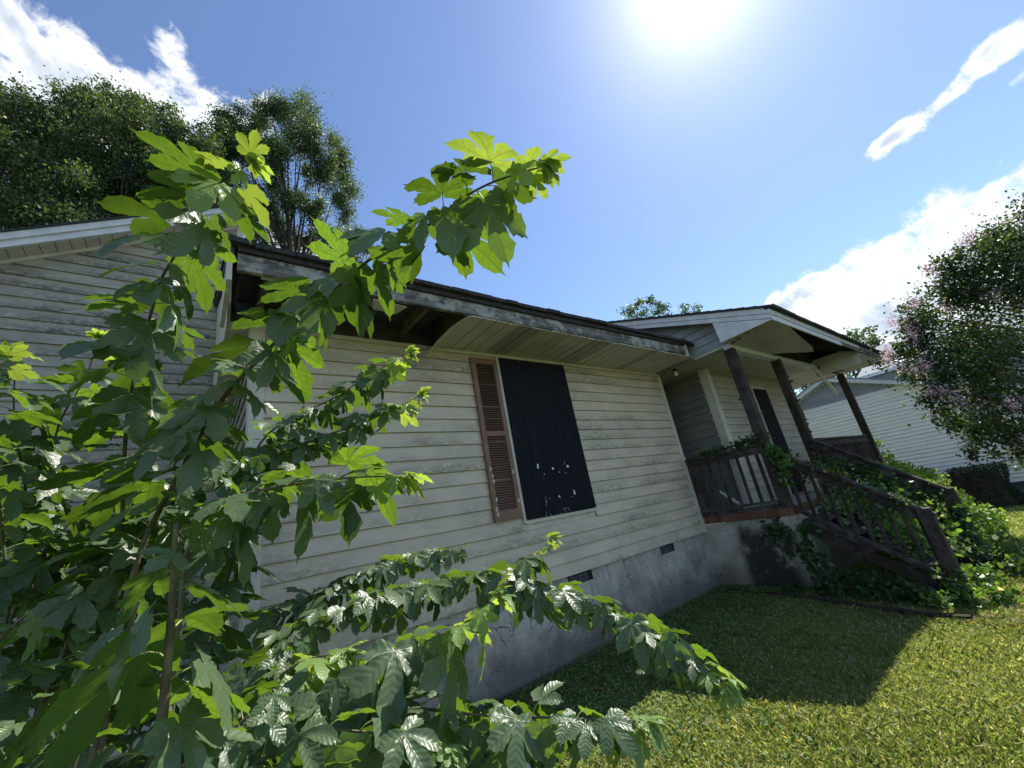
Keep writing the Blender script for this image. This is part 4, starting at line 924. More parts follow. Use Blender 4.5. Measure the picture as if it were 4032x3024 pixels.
BLOBS = {
  't1': [(-7.3, 14.36, 16.96, 0.44), (-7.2, 14.42, 17.16, 0.42), (-7.4, 15.51, 17.56, 0.69), (-6.74, 14.19, 16.9, 0.43), (-6.61, 14.05, 17.22, 0.42), (-7.01, 15.79, 18.26, 0.71), (-6.38, 14.43, 17.73, 0.63), (-6.69, 16.06, 19.08, 0.62), (-6.32, 15.4, 19.09, 0.69), (-5.66, 14.26, 17.7, 0.58), (-6.12, 16.5, 19.88, 0.58), (-6.19, 18.2, 17.2, 0.87), (-5.95, 15.76, 13.38, 0.92), (-5.79, 13.62, 13.14, 0.72), (-5.62, 12.95, 11.61, 0.57), (-6.2, 15.45, 16.54, 0.87), (-6.15, 15.09, 12.19, 0.68), (-6.52, 14.6, 13.47, 0.71), (-6.69, 18.02, 18.61, 1.0), (-7.98, 16.67, 17.9, 0.84), (-5.7, 13.76, 15.32, 0.74), (-7.57, 17.67, 19.62, 1.07), (-4.43, 13.14, 12.47, 0.84), (-6.27, 15.04, 12.27, 0.85), (-4.94, 14.71, 14.12, 0.88), (-6.72, 14.69, 14.43, 0.69), (-4.66, 13.24, 14.34, 0.6), (-6.35, 14.25, 12.5, 0.71), (-6.18, 13.78, 11.29, 0.7), (-7.87, 16.15, 17.43, 0.79), (-6.77, 13.82, 15.62, 0.8), (-5.89, 17.44, 19.07, 0.98), (-5.71, 14.16, 11.69, 0.72), (-6.34, 13.98, 16.24, 0.8), (-4.53, 13.2, 12.07, 0.7), (-6.43, 13.84, 14.82, 0.7), (-6.51, 18.22, 19.75, 0.82), (-6.59, 18.03, 14.25, 0.86), (-5.82, 15.71, 13.91, 0.89), (-8.18, 17.47, 17.71, 1.1), (-5.98, 17.57, 17.84, 1.0), (-4.96, 15.62, 7.39, 1.17), (-4.7, 14.34, 7.62, 1.11), (-3.85, 13.55, 5.97, 1.03), (-4.41, 16.47, 6.86, 1.2), (-5.27, 13.44, 6.17, 1.05)],
  't2': [(-5.19, 14.04, 16.86, 0.65), (-5.4, 15.57, 18.62, 0.45), (-4.94, 14.6, 17.55, 0.6), (-4.61, 14.05, 17.61, 0.37), (-5.15, 16.38, 20.73, 0.73), (-4.63, 15.71, 19.67, 0.67), (-4.53, 16.11, 21.02, 0.73), (-4.27, 16.48, 21.26, 0.55), (-4.02, 13.34, 13.98, 0.6), (-4.61, 16.74, 17.13, 1.03), (-5.39, 16.02, 16.47, 0.96), (-4.64, 13.5, 12.25, 0.81), (-4.37, 14.97, 16.23, 0.93), (-4.49, 13.6, 13.99, 0.89), (-5.26, 15.99, 15.08, 0.97), (-3.94, 13.56, 12.47, 0.79), (-4.5, 18.17, 21.05, 0.94), (-5.1, 18.27, 16.1, 0.8), (-5.16, 14.93, 16.71, 0.84), (-3.66, 13.25, 12.12, 0.76), (-5.26, 17.25, 16.65, 0.9), (-5.47, 18.01, 20.79, 0.91), (-4.91, 16.79, 15.14, 1.03), (-4.75, 18.58, 17.92, 0.89), (-4.93, 18.27, 15.46, 0.84), (-3.57, 14.1, 14.5, 0.75), (-3.74, 14.02, 15.87, 0.85), (-5.05, 13.96, 15.81, 0.9), (-3.75, 15.34, 17.22, 0.88), (-5.3, 18.6, 21.58, 1.01), (-4.8, 14.79, 14.08, 0.73), (-6.38, 17.65, 19.94, 1.17), (-3.45, 14.23, 13.52, 0.89), (-5.07, 18.67, 18.64, 1.01), (-4.01, 17.14, 14.58, 0.72), (-4.55, 18.12, 16.64, 0.97), (-4.87, 16.62, 14.11, 0.8), (-3.42, 14.68, 14.56, 0.72), (-4.46, 18.14, 9.65, 1.34), (-3.17, 15.35, 10.04, 1.2), (-3.38, 15.37, 10.81, 1.22), (-4.78, 15.73, 11.39, 1.27), (-3.31, 15.14, 8.53, 1.15)],
  't3': [(-3.88, 14.67, 19.49, 0.7), (-4.09, 17.17, 22.37, 0.47), (-3.52, 15.22, 20.46, 0.72), (-3.17, 15.01, 20.55, 0.43), (-3.11, 16.71, 20.89, 0.75), (-2.63, 15.33, 20.54, 0.45), (-2.6, 16.82, 22.1, 0.78), (-2.39, 15.03, 15.9, 0.97), (-2.71, 13.59, 17.05, 0.68), (-4.2, 19.18, 23.11, 0.9), (-3.43, 17.72, 15.79, 0.96), (-2.59, 17.77, 15.6, 1.02), (-2.8, 16.73, 16.39, 0.95), (-3.2, 16.26, 19.77, 1.07), (-3.81, 14.75, 18.0, 0.99), (-2.97, 15.35, 15.46, 0.94), (-3.68, 18.57, 20.02, 0.81), (-3.29, 14.25, 12.72, 0.63), (-2.11, 16.82, 15.84, 0.77), (-3.22, 18.33, 17.57, 0.82), (-2.03, 19.14, 18.52, 1.14), (-3.14, 16.9, 15.54, 0.98), (-3.51, 15.11, 15.45, 0.95), (-2.13, 13.7, 12.99, 0.75), (-2.96, 17.37, 19.67, 1.1), (-3.02, 15.41, 14.1, 0.83), (-2.31, 18.79, 16.86, 1.08), (-2.57, 16.61, 16.26, 0.9), (-2.1, 17.79, 19.81, 0.81), (-2.76, 14.91, 15.93, 0.85), (-4.41, 18.63, 22.88, 1.19), (-3.03, 18.36, 21.67, 1.23), (-3.41, 17.07, 21.68, 1.14), (-2.56, 13.63, 17.55, 0.9), (-3.67, 18.65, 22.31, 1.0), (-2.22, 15.82, 15.05, 0.75), (-3.43, 19.2, 22.96, 1.05), (-1.61, 15.04, 7.07, 1.11), (-1.93, 17.04, 8.28, 1.24), (-2.28, 13.55, 10.71, 1.12), (-1.38, 14.94, 6.61, 1.09), (-2.02, 16.65, 10.89, 1.28)],
  't4': [(-2.4, 16.33, 21.5, 0.73), (-1.85, 14.61, 19.75, 0.47), (-1.84, 17.27, 22.59, 0.54), (-1.34, 14.82, 19.44, 0.43), (-1.12, 14.86, 19.81, 0.71), (-0.75, 16.61, 20.88, 0.49), (-0.44, 14.95, 19.39, 0.68), (-0.05, 17.58, 21.98, 0.57), (-1.79, 14.21, 17.19, 0.94), (0.45, 17.57, 19.56, 0.98), (0.16, 14.69, 17.85, 0.96), (-0.41, 14.7, 18.47, 0.95), (-1.92, 15.49, 19.79, 0.85), (0.6, 19.55, 19.69, 0.96), (-2.3, 19.21, 22.13, 1.25), (-0.33, 19.03, 17.09, 0.78), (-0.28, 14.24, 14.96, 0.88), (-2.02, 16.79, 20.39, 0.95), (-0.99, 18.62, 20.35, 1.1), (-0.29, 14.93, 18.57, 0.75), (-1.74, 17.29, 17.92, 0.8), (-1.66, 19.22, 20.89, 1.12), (-1.75, 14.81, 17.16, 1.0), (-2.59, 17.84, 20.82, 1.13), (0.34, 15.45, 16.71, 0.69), (-0.34, 15.86, 17.68, 0.75), (-1.0, 14.4, 16.61, 0.79), (-2.07, 16.01, 15.45, 0.91), (-2.39, 18.85, 21.13, 1.05), (-0.78, 14.68, 13.76, 0.77), (-0.64, 17.95, 18.34, 0.98), (-2.06, 14.32, 16.05, 0.9), (-2.34, 16.08, 19.22, 0.84), (-1.38, 15.64, 16.16, 0.72), (-0.5, 19.23, 19.75, 1.19), (-1.75, 16.8, 19.01, 0.94), (-1.21, 16.4, 15.52, 0.74), (-2.13, 19.44, 17.48, 1.0), (-1.16, 16.56, 8.7, 1.22), (-1.37, 17.94, 8.42, 1.29), (-1.21, 17.5, 7.39, 1.24), (-0.26, 14.93, 9.28, 1.15), (-1.55, 17.89, 11.06, 1.34)],
  't5': [(0.25, 15.74, 20.89, 0.82), (0.54, 16.52, 20.45, 0.95), (0.23, 15.96, 18.13, 0.94), (0.85, 17.17, 18.59, 0.99), (0.54, 17.99, 17.65, 0.93), (0.98, 17.75, 15.89, 0.89), (-0.12, 15.98, 19.73, 0.8), (1.42, 16.31, 16.94, 0.81), (3.62, 14.76, 17.39, 0.85), (3.23, 16.44, 25.57, 1.09), (2.24, 17.55, 25.47, 1.03), (4.43, 17.18, 26.23, 0.97), (4.38, 14.81, 22.58, 0.82), (3.69, 16.07, 23.17, 1.15), (2.64, 15.17, 20.98, 1.0), (5.68, 15.55, 22.84, 1.01), (6.28, 16.9, 22.07, 1.16), (4.95, 15.32, 21.18, 0.89), (4.5, 17.16, 22.02, 0.68), (2.67, 17.81, 21.41, 0.94), (2.97, 17.36, 18.99, 0.76), (4.59, 15.16, 17.81, 0.81), (6.45, 16.87, 19.96, 0.85), (3.46, 17.6, 17.78, 0.93), (4.63, 17.6, 16.91, 0.91), (5.03, 14.45, 15.64, 0.92), (5.88, 14.17, 16.01, 0.65), (6.29, 14.94, 14.94, 0.6), (0.64, 16.66, 23.58, 0.76), (0.91, 16.36, 22.25, 0.8), (1.24, 15.35, 20.11, 0.8), (1.97, 16.94, 23.12, 0.82), (1.74, 17.04, 19.16, 0.81), (2.09, 16.9, 16.19, 0.75), (6.99, 15.39, 16.06, 0.51), (5.86, 15.89, 15.47, 0.85), (2.93, 16.97, 15.08, 0.85)],
  't6': [(34.5, 17.36, 18.44, 0.8), (36.27, 17.28, 19.5, 0.67), (35.61, 15.99, 18.8, 0.6), (35.85, 15.27, 17.76, 0.7), (37.66, 17.47, 18.36, 1.05), (36.96, 15.03, 17.47, 0.61), (37.69, 13.64, 17.01, 0.65), (37.87, 12.61, 16.37, 0.6), (38.69, 13.84, 16.35, 0.82), (36.29, 14.54, 16.05, 0.69), (36.47, 18.56, 17.9, 0.83), (35.56, 15.54, 15.58, 0.97)],
  't7': [(41.25, 3.49, 9.18, 0.68), (38.2, 2.32, 8.5, 0.71), (40.68, 2.23, 8.4, 0.71), (39.83, 1.93, 7.21, 0.69), (39.34, 1.91, 6.05, 0.63), (38.79, 2.37, 6.56, 0.81), (38.93, 2.94, 7.37, 0.81), (40.64, 2.27, 5.19, 0.56), (39.47, 3.7, 6.41, 0.92), (39.69, 2.67, 5.47, 0.73)],
  't8': [(29.44, 5.48, 5.1, 0.63), (30.7, 5.18, 4.89, 0.65), (29.57, 4.14, 4.63, 0.56), (30.43, 4.55, 5.28, 0.5), (31.1, 3.95, 4.32, 0.58), (30.97, 3.07, 4.61, 0.58), (31.18, 2.54, 4.28, 0.58), (30.38, 5.7, 4.27, 0.65), (29.04, 6.19, 5.02, 0.63)],
  'myrtle': [(10.86, -4.52, 4.0, 0.41), (10.4, -4.17, 3.73, 0.34), (10.47, -4.28, 3.4, 0.55), (10.9, -3.95, 3.78, 0.28), (10.01, -3.74, 3.5, 0.26), (9.79, -3.87, 3.12, 0.46), (9.75, -3.55, 3.29, 0.27), (9.77, -3.56, 2.97, 0.41), (9.74, -3.33, 3.21, 0.25), (9.77, -3.24, 2.82, 0.41), (9.57, -3.01, 2.83, 0.24), (10.06, -2.85, 2.65, 0.33), (9.69, -2.6, 2.58, 0.27), (9.83, -2.52, 2.24, 0.34), (10.33, -2.27, 2.13, 0.26), (9.75, -2.83, 2.17, 0.43), (10.75, -3.25, 2.46, 0.56), (10.63, -3.75, 2.62, 0.61), (9.77, -4.03, 2.52, 0.56), (10.65, -2.35, 1.94, 0.29), (9.49, -2.71, 1.61, 0.39), (9.37, -3.09, 1.61, 0.48), (10.99, -3.5, 1.84, 0.63), (9.22, -2.58, 1.33, 0.23), (9.19, -2.77, 1.12, 0.35), (10.76, -3.04, 1.15, 0.55), (9.2, -3.37, 0.98, 0.52), (10.34, -2.44, 0.96, 0.23), (10.17, -2.59, 0.72, 0.28), (9.58, -2.82, 0.66, 0.28), (9.64, -3.04, 0.6, 0.37), (10.94, -3.2, 0.46, 0.42), (9.87, -2.55, 0.39, 0.16), (9.63, -3.01, 0.29, 0.17), (9.94, -2.36, 2.37, 0.18)],
}
def tree(name, blobs, label, cat, dens, size, c0, c1, trunk=None, group=None, rare=None, pr=0., limb=.05, shape=4, spread=.42):
    B = np.array(blobs); cx, cy = B[:, 0].mean(), B[:, 1].mean()
    if trunk: cx, cy = trunk
    z0 = -1.0; root = Vector((cx, cy, z0)); tr = thing(name, label, cat, tuple(root), group); tr['_o'] = tuple(root)
    P = []; cl = []
    for (x, y, z, r_) in blobs:
        n = int(dens*(r_**2)); sub = max(4, int(7*r_/.9)); c = np.array((x, y, z))
        sc_ = c+nr.normal(size=(sub, 3))*r_*.42
        k = nr.integers(0, sub, n); q = sc_[k]+nr.normal(size=(n, 3))*r_*spread*nr.uniform(.5, 1., (n, 1))
        P.append(q); cl.append(nr.random(sub)[k])
    P = np.concatenate(P); cl = np.concatenate(cl)
    V = leaves_np(P, size, shape=shape)-np.array(root)
    me = big('crown', V, V.shape[1], col=tints(len(P), c0, c1, rare, pr, cl)); mesh_obj('crown', me, tr, M_TREE)['kind'] = 'stuff'
    # trunk and limbs
    zt_ = B[:, 2].max(); zb = B[:, 2].min(); b = MB(); H = zt_-z0
    ax = lambda f: Vector((cx+.4*limb/.05*math.sin(f*4)*f+(B[:, 0].mean()-cx)*f, cy+.3*limb/.05*math.cos(f*5)*f+(B[:, 1].mean()-cy)*f, z0+H*.92*f))
    tp = .70 if cat == 'tree' and trunk else 1.; b.tube([ax(tp*i/12) for i in range(13)], [limb*4.2*(1-.9*i/12) for i in range(13)], 8)
    for (x, y, z, r_) in blobs:
        f = max(.12, min(.85*tp, ((z-z0)/H)-.22-.1*nr.random())); p = ax(f); q = Vector((x, y, z)); mid = p.lerp(q, .5)+Vector((0, 0, -.06*(q-p).length)); L = (q-p).length
        b.tube([p, mid, q], [limb*(.5+.08*L), limb*.5, limb*.15], 5)
        for _ in range(3):
            e = q+Vector(nr.normal(size=3)*r_*.45); b.tube([mid.lerp(q, .6), e], [limb*.25, limb*.06], 4)
    b.build('trunk', M_BARK, tr, True)
G0, G1 = (.028, .052, .024), (.085, .125, .055)
BK = 'tall trees behind the wing'
for i, (k_, lb) in enumerate([('t1', 'tall dense green tree at the far left edge, behind the wing roof'), ('t2', 'tallest crown of the dense trees behind the wing, left of centre clump'),
                              ('t3', 'middle dense tree behind the wing with a gap of sky low down'), ('t4', 'lower dense tree behind the wing just left of the open tree')]):
    tree('broadleaf_tree', BLOBS[k_], lb, 'tree', 1700, .12, G0, G1, group=BK, spread=.34)
tree('broadleaf_tree', BLOBS['t5'], 'open crowned tree with visible dark limbs right of the dense ones, above the eave', 'tree', 3600, .115, G0, (.085, .125, .05), group=BK, limb=.085, spread=.36)
tree('broadleaf_tree', BLOBS['t6'], 'distant treetop peeping over the middle of the porch roof', 'tree', 420, .26, (.035, .07, .03), (.08, .13, .045), group='far trees beyond the houses')
tree('broadleaf_tree', BLOBS['t7'], 'hazy distant tree to the right of the porch roof corner', 'tree', 480, .26, (.04, .07, .045), (.08, .12, .06), group='far trees beyond the houses')
tree('broadleaf_tree', BLOBS['t8'], 'dark tree seen under the porch roof above the neighbouring gable', 'tree', 420, .22, G0, G1, group='far trees beyond the houses')
# crape myrtle with pink flower heads
MBL = BLOBS['myrtle']; tree('crape_myrtle', MBL, 'crape myrtle with pink flower clusters overhanging the right edge', 'tree', 5200, .066, (.018, .038, .018), (.05, .085, .03), trunk=(11.2, -7.4), limb=.035, rare=(.16, .13, .08), pr=.03)
fl = []
for (x, y, z, r_) in MBL:
    for _ in range(2):
        if nr.random() < .60:
            v = nr.normal(size=3)*.7; v[0] -= .9; v[1] += .5; v[2] += .4; v /= np.linalg.norm(v); c = np.array((x, y, z))+v*r_*.95
            n = 130; q = c+nr.normal(size=(n, 3))*np.array((.05, .05, .075)); fl.append(q)
for q in fl:
    V = leaves_np(q, .030, shape=4, aspect=.9)
    me = big('flower_cluster', V-np.array((11.2, -7.4, -1.0)), 4, col=tints(len(q), (.60, .36, .42), (.80, .60, .65)))
    o = mesh_obj('flower_cluster', me, [k for k in bpy.data.objects if k.name == 'crape_myrtle'][0], M_FLOW); o['kind'] = 'stuff'

# clipped hedges at the neighbour's wall
def hedge(x0, x1, y0, y1, z0, z1, label):
    root = ((x0+x1)/2, (y0+y1)/2, z0); n = int(5200*(y1-y0)*(z1-z0))
    U = nr.random((n, 3)); P = np.array((x0, y0, z0))+U*np.array((x1-x0, y1-y0, z1-z0))
    f = nr.integers(0, 4, n); P[f == 0, 0] = x0; P[f == 1, 2] = z1; P[f == 2, 1] = y0; P[f == 3, 1] = y1
    P += nr.normal(scale=.03, size=P.shape)+.05*np.sin(P[:, [1, 2, 0]]*7)
    tr = thing('hedge', label, 'hedge', root, 'clipped hedges by the next house')
    V = leaves_np(P, .05); me = big('foliage', V-np.array(root), 4, col=tints(n, (.014, .028, .012), (.03, .05, .02))); mesh_obj('foliage', me, tr, M_TREE)['kind'] = 'stuff'
    b = MB(); b.box(-(x1-x0)/2+.08, (x1-x0)/2-.08, -(y1-y0)/2+.08, (y1-y0)/2-.08, 0, z1-z0-.08, c=.1); mesh_obj('core', mk('core', b.v, b.f), tr, M_BARK)
hedge(15.5, 16.6, -2.36, -1.35, -1.16, -.20, 'boxy clipped dark hedge standing out from the white wall near its corner')
hedge(15.5, 16.6, -.95, -.2, -1.16, -.08, 'clipped hedge half hidden behind the stair handrail')

def bush(name, label, cat, centres, n, size, c0, c1, rare=None, pr=0., shape=6, stems=True, mat=None, spread=.5):
    root = np.array((centres[0][0], centres[0][1], gz(centres[0][0], centres[0][1])))
    tr = thing(name, label, cat, tuple(root)); P = []
    w_ = np.array([c[3]**2 for c in centres]); w_ = w_/w_.sum()
    for c, ww_ in zip(centres, w_):
        k = int(n*ww_); d_ = unit(nr.normal(size=(k, 3)))*(nr.random((k, 1))**.45)*c[3]; P.append(np.array(c[:3])+d_)
    P = np.concatenate(P); P[:, 2] = np.maximum(P[:, 2], gzv(P[:, 0], P[:, 1])+.01)
    V = leaves_np(P, size, up=.8, shape=shape)
    me = big('foliage', V-root, V.shape[1], col=tints(len(P), c0, c1, rare, pr)); mesh_obj('foliage', me, tr, mat or M_CREEP)['kind'] = 'stuff'
    if stems:
        b = MB()
        for c in centres:
            for _ in range(3):
                e = Vector(c[:3])+Vector(nr.normal(size=3)*c[3]*.4); s = Vector((c[0]+nr.normal()*.1, c[1]+nr.normal()*.1, gz(c[0], c[1])-.02)); b.tube([s, s.lerp(e, .5)+Vector((.03, 0, .03)), e], [.008, .006, .003], 4)
        b.v = [v-Vector(root) for v in b.v]; mesh_obj('stem', mk('stem', b.v, b.f), tr, M_BARK)
    return tr
bush('shrub', 'bright yellow-green shrub growing right of the porch steps in full sun', 'shrub',
     [(9.2, -2.0, -.40, .42), (8.6, -1.95, -.25, .45), (8.1, -1.9, -.1, .40), (9.6, -2.35, -.62, .26), (8.3, -1.55, .10, .33), (8.7, -1.5, -.1, .4), (7.9, -2.1, -.45, .35), (8.9, -2.3, -.6, .28), (8.8, -1.75, .22, .28), (9.1, -1.95, .0, .32), (8.4, -1.8, .2, .25)], 14000, .055, (.10, .18, .035), (.26, .36, .06), (.5, .5, .3), .03)
bush('shrub', 'tall airy sprig of pale leaves standing up beyond the upper handrail', 'shrub', [(9.3, -1.62, .12, .18), (9.25, -1.60, .34, .15), (9.3, -1.62, .55, .10), (9.3, -1.7, -.2, .3)], 900, .050, (.10, .17, .04), (.24, .33, .08), (.5, .5, .3), .05)
# creeper: leaves follow lines on the woodwork
def creeper(label, lines, n, size, spread, c0, c1, hang=0., rare=None, pr=0., shape=6, name='creeper'):
    root = np.array(lines[0][0], float); tr = thing(name, label, 'vine', tuple(root)); P = []; b = MB()
    L = [sum(np.linalg.norm(np.array(a)-np.array(c)) for a, c in zip(l, l[1:])) for l in lines]; tot = sum(L)
    for l, Ln in zip(lines, L):
        k = int(n*Ln/tot); pts = np.array(l, float); seg = np.linalg.norm(pts[1:]-pts[:-1], axis=1); cum = np.concatenate([[0], np.cumsum(seg)])
        s = nr.random(k)*cum[-1]; s += .05*np.sin(s*40)
        q = np.stack([np.interp(s, cum, pts[:, j]) for j in range(3)], 1)
        q += nr.normal(size=q.shape)*spread*nr.uniform(.4, 1.2, (k, 1)); q[:, 2] -= np.abs(nr.normal(size=k))*hang*(.5+.5*np.sin(s*9)); P.append(q)
        b.tube([Vector(x)-Vector(root)+Vector(nr.normal(size=3)*.01) for x in pts], [.006]*len(pts), 4)
    P = np.concatenate(P); P[:, 2] = np.maximum(P[:, 2], gzv(P[:, 0], P[:, 1])+.01)
    V = leaves_np(P, size, up=.7, shape=shape, outv=np.array((-.5, -.4, 0))); me = big('foliage', V-root, V.shape[1], col=tints(len(P), c0, c1, rare, pr)); mesh_obj('foliage', me, tr, M_CREEP)['kind'] = 'stuff'
    mesh_obj('vine_stem', mk('vine_stem', b.v, b.f), tr, M_STEM); return tr
D0, D1 = (.020, .050, .020), (.060, .115, .035)
creeper('creeper climbing the nearest porch post and trailing along the side rail', [[(5.86, -.28, 1.04), (5.86, -.55, 1.04), (5.86, -.85, 1.06), (5.88, -1.10, 1.12)], [(5.86, -.8, 1.03), (5.84, -1.12, 1.06), (5.82, -1.22, .95)], [(5.97, -1.12, 1.05), (6.0, -1.10, 1.4), (5.99, -1.11, 1.75), (5.97, -1.12, 2.1)], [(5.98, -1.14, 1.0), (6.02, -1.12, 1.5)]], 760, .055, .034, D0, D1)
creeper('thin sparse creeper strand up the middle porch post', [[(7.45, -1.16, .6), (7.47, -1.2, 1.1), (7.46, -1.2, 1.7), (7.5, -1.2, 2.2)], [(7.60, -1.18, 1.0), (7.62, -1.18, 1.5)]], 90, .055, .03, (.05, .03, .02), (.06, .09, .03))
creeper('hanging tuft of five-fingered creeper below the nearest post', [[(5.82, -1.24, .92), (5.82, -1.28, .75), (5.83, -1.30, .55)], [(5.84, -1.18, .95), (5.82, -1.34, .78)]], 190, .075, .05, (.04, .10, .03), (.09, .18, .04))
creeper('creeper lying along the top of the left stair handrail', [[(5.93, -1.25, .85), (5.94, -1.6, .60), (5.95, -1.95, .32), (5.95, -2.3, .05)]], 520, .055, .05, D0, (.09, .14, .035), hang=.12, rare=(.28, .20, .06), pr=.05)
creeper('thick creeper curtain over the right stair handrail', [[(7.42, -1.3, .72), (7.43, -1.6, .50), (7.44, -2.0, .20), (7.44, -2.4, -.10)], [(7.40, -1.3, .5), (7.42, -1.9, .15), (7.44, -2.35, -.3)], [(7.4, -1.7, .1), (7.4, -2.3, -.5)], [(7.1, -2.45, -.5), (7.4, -2.42, -.1)]], 2000, .060, .075, D0, (.07, .13, .04), hang=.22)
creeper('tangle of creeper filling the steps between the two handrails', [[(6.3, -1.4, .2), (6.8, -1.8, .0), (6.3, -2.2, -.3)], [(6.9, -1.3, .35), (6.9, -1.9, -.1), (6.8, -2.4, -.55)], [(6.2, -1.9, -.25), (6.4, -2.3, -.6)], [(7.1, -1.4, .4), (7.1, -2.2, -.2)]], 2000, .060, .14, (.04, .09, .025), (.15, .25, .05), hang=.1, rare=(.35, .38, .2), pr=.03)
creeper('heart-leaved vine hanging down the porch foundation wall', [[(5.83, -.95, .05), (5.80, -1.12, -.2), (5.78, -1.22, -.45), (5.74, -1.35, -.66)], [(5.82, -1.22, .0), (5.80, -1.30, -.35), (5.75, -1.45, -.66)], [(5.83, -.8, -.02), (5.82, -.98, -.15)]], 330, .075, .065, D0, (.05, .10, .035))
bush('creeper', 'low mound of creeper around the foot of the nearest newel post', 'vine', [(5.78, -2.40, -.76, .17), (5.95, -2.33, -.62, .15), (5.6, -2.2, -.80, .13), (6.2, -2.5, -.72, .18), (5.95, -2.60, -.80, .14)], 900, .055, (.04, .09, .025), (.13, .21, .04), (.45, .45, .3), .03)
bush('weeds', 'dark weeds growing in the shade beside the steps and foundation', 'weeds', [(5.65, -1.35, -.70, .18), (5.7, -1.75, -.76, .2), (5.62, -1.0, -.72, .12), (5.85, -1.6, -.70, .22), (5.8, -2.0, -.76, .18)], 900, .06, (.02, .05, .018), (.05, .10, .03))
bush('creeper', 'small creeper clump on the porch railing end far side', 'vine', [(11.25, -1.2, .8, .12), (11.3, -1.25, .5, .08)], 130, .06, D0, (.15, .22, .08), stems=False)
bush('weeds', 'weeds on the ground behind the bottom of the steps', 'weeds', [(7.0, -2.7, -.78, .14), (7.5, -2.6, -.72, .2), (7.9, -2.5, -.72, .2)], 900, .055, (.04, .08, .025), (.11, .17, .04))

# ================================================================ grass
def inframe(P):
    v = P-np.array(CP); z = v@np.array(_f); x = v@np.array(_r)/np.maximum(z, .01); y = v@np.array(_u)/np.maximum(z, .01)
    return (z > .2)
def blades(n, x0, x1, y0, y1, h0, h1, w_, cols):
    P = np.stack([nr.uniform(x0, x1, n), nr.uniform(y0, y1, n)], 1)
    keep = ~((P[:, 0] > .3) & (P[:, 0] < 5.88) & (P[:, 1] > -.005)) & ~((P[:, 0] > 5.86) & (P[:, 0] < 11.2) & (P[:, 1] > -1.2)) & ~((P[:, 0] < .35) & (P[:, 1] > 2.4))
    dd = np.hypot(P[:, 0]-4.85, (P[:, 1]+2.05)*1.4); keep &= ~((dd < .42) & (nr.random(n) < .8))
    d2 = np.hypot(P[:, 0]-7.0, (P[:, 1]+3.05)*2.2); keep &= ~((d2 < .8) & (nr.random(n) < .6))
    P = P[keep]; n = len(P); z = gzv(P[:, 0], P[:, 1]); B = np.stack([P[:, 0], P[:, 1], z-.004], 1)
    a = nr.uniform(0, 2*np.pi, n); h = nr.uniform(h0, h1, n); ln = nr.uniform(.1, .8, n); s = np.stack([np.cos(a), np.sin(a), 0*a], 1); t = np.stack([-np.sin(a), np.cos(a), 0*a], 1)
    W = (w_*nr.uniform(.6, 1.3, n))[:, None]; up = np.array((0, 0, 1.))
    m_ = B+up*(h*.6)[:, None]+t*(h*ln*.3)[:, None]; e = B+up*(h*nr.uniform(.75, 1., n))[:, None]+t*(h*ln)[:, None]
    V = np.stack([B-s*W, B+s*W, m_+s*W*.8, e, m_-s*W*.8], 1)
    pn = .5+.5*np.sin(P[:, 0]*2.3+1.3*np.sin(P[:, 1]*3.1))*np.cos(P[:, 1]*2.7)
    f = np.clip(pn*.7+nr.random(n)*.5, 0, 1)[:, None]; c = np.array(cols[0])*(1-f)+np.array(cols[1])*f
    k = nr.random(n) < cols[3]; c[k] = np.array(cols[2])*nr.uniform(.7, 1.1, (k.sum(), 1)); return V, c
parts_ = [blades(340000, .2, 5.5, -3.3, 0, .020, .045, .0013, ((.17, .22, .08), (.29, .335, .145), (.58, .54, .38), .13)),
          blades(90000, 3, 9, -4.6, -1.0, .02, .055, .0032, ((.17, .22, .08), (.29, .335, .145), (.56, .52, .36), .13)),
          blades(60000, 6, 17, -8, -1.2, .03, .07, .006, ((.17, .225, .08), (.29, .335, .145), (.52, .48, .32), .12)),
          blades(22000, -3, 1.2, -3.4, 2.3, .02, .06, .003, ((.04, .09, .015), (.08, .13, .025), (.25, .22, .1), .08))]
V = np.concatenate([p[0] for p in parts_]); c = np.concatenate([p[1] for p in parts_])
prop(mesh_obj('grass', big('grass', V, 5, col=c), None, M_GRASS), kind='stuff', label='short mown lawn grass with yellowed blades', category='grass')
# broad-leaved ground cover, thick in the shade by the wall
n = 42000; P = np.stack([nr.uniform(.6, 6.0, n), -np.abs(nr.normal(scale=.85, size=n))-.02], 1)
keep = ~((P[:, 0] > 5.86) & (P[:, 1] > -1.2)); P = P[keep]; P = np.concatenate([P, np.stack([nr.uniform(2, 8, 1500), nr.uniform(-4, -1.3, 1500)], 1)])
P = np.concatenate([P, (gzv(P[:, 0], P[:, 1])+nr.uniform(.008, .035, len(P)))[:, None]], 1)
V = leaves_np(P, .022, up=2.2, aspect=.8, shape=6); me = big('ground_cover', V, 6, col=tints(len(P), (.09, .16, .06), (.16, .24, .09)))
prop(mesh_obj('ground_cover', me, None, M_GRASS), kind='stuff', label='small leaved weeds creeping through the shaded lawn', category='ground cover')
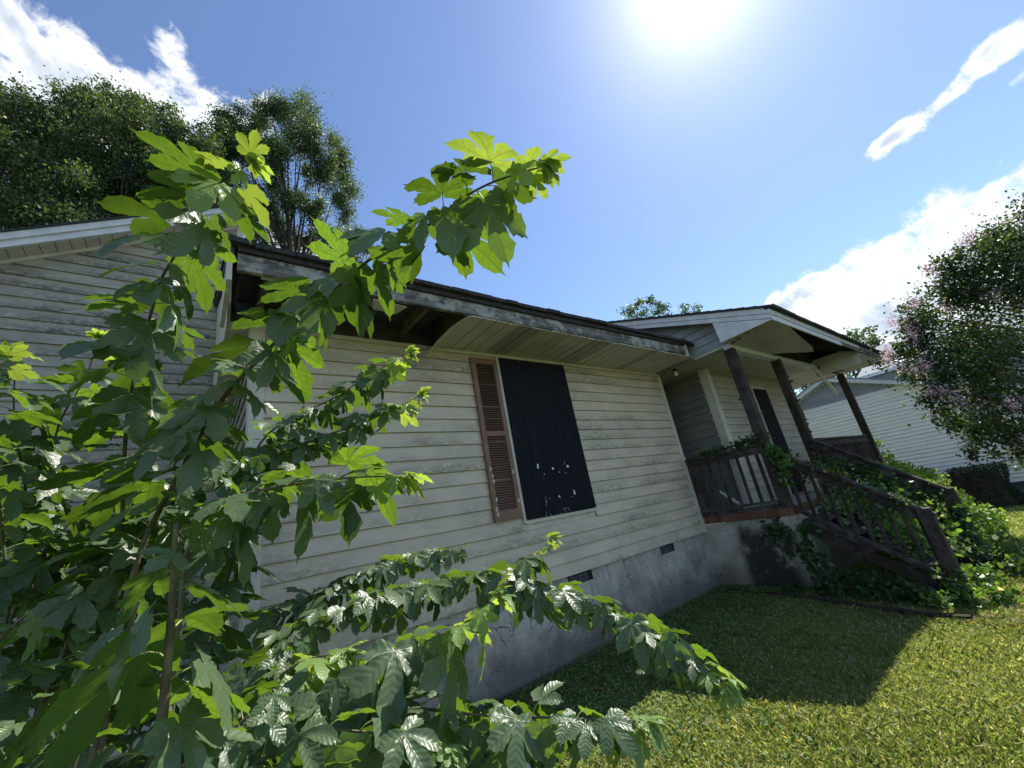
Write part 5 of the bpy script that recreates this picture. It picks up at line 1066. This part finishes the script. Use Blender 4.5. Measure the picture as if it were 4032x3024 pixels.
# fallen leaves against the wall and round the steps
n = 900; P = np.stack([nr.uniform(.5, 6.2, n), -np.abs(nr.normal(scale=.35, size=n))-.03], 1); P = P[~((P[:, 0] > 5.86) & (P[:, 1] > -1.2))]
P = np.concatenate([P, np.stack([nr.uniform(5.0, 6.5, 260), nr.uniform(-2.9, -1.3, 260)], 1)]); P = np.concatenate([P, (gzv(P[:, 0], P[:, 1])+.03)[:, None]], 1)
V = leaves_np(P, .045, up=2.5, aspect=.6, shape=6); prop(mesh_obj('leaf_litter', big('leaf_litter', V, 6, col=tints(len(P), (.09, .055, .03), (.22, .15, .08))), None, M_GRASS), kind='stuff', label='brown fallen leaves lying along the foundation', category='leaf litter')
# coarse tufts that the mower missed
cx_ = nr.uniform((1.0, -3.6), (9., -.1), (300, 2)); P = (cx_[nr.integers(0, 300, 7000)]+nr.normal(scale=.09, size=(7000, 2)))
P = P[~((P[:, 0] > 5.86) & (P[:, 1] > -1.2)) & (P[:, 1] < -.01)]; n = len(P); B = np.concatenate([P, gzv(P[:, 0], P[:, 1])[:, None]], 1); a = nr.uniform(0, 6.28, n); h = nr.uniform(.035, .065, n)[:, None]
t_ = np.stack([np.cos(a), np.sin(a), 0*a], 1); s_a = np.stack([-np.sin(a), np.cos(a), 0*a], 1)*.0013; up = np.array((0, 0, 1.))
V = np.stack([B-s_a, B+s_a, B+up*h*.65+t_*h*.22+s_a*.8, B+up*h*.95+t_*h*.7, B+up*h*.65+t_*h*.22-s_a*.8], 1)
prop(mesh_obj('grass_tufts', big('grass_tufts', V, 5, col=tints(n, (.10, .17, .04), (.20, .27, .08), (.5, .45, .28), .12)), None, M_GRASS), kind='stuff', label='coarse taller grass tufts dotted over the lawn', category='grass tufts')
# dry clippings
n = 5000; P = np.stack([nr.uniform(1.2, 8, n), nr.uniform(-4, -.6, n)], 1); P = np.concatenate([P, (gzv(P[:, 0], P[:, 1])+.035)[:, None]], 1)
V = leaves_np(P, .05, up=3., aspect=.07, shape=4); prop(mesh_obj('clippings', big('clippings', V, 4, col=tints(n, (.38, .33, .18), (.55, .5, .33))), None, M_GRASS), kind='stuff', label='dry pale clippings strewn on the lawn', category='clippings')

for o in list(bpy.data.objects):
    if '_o' in o: del o['_o']
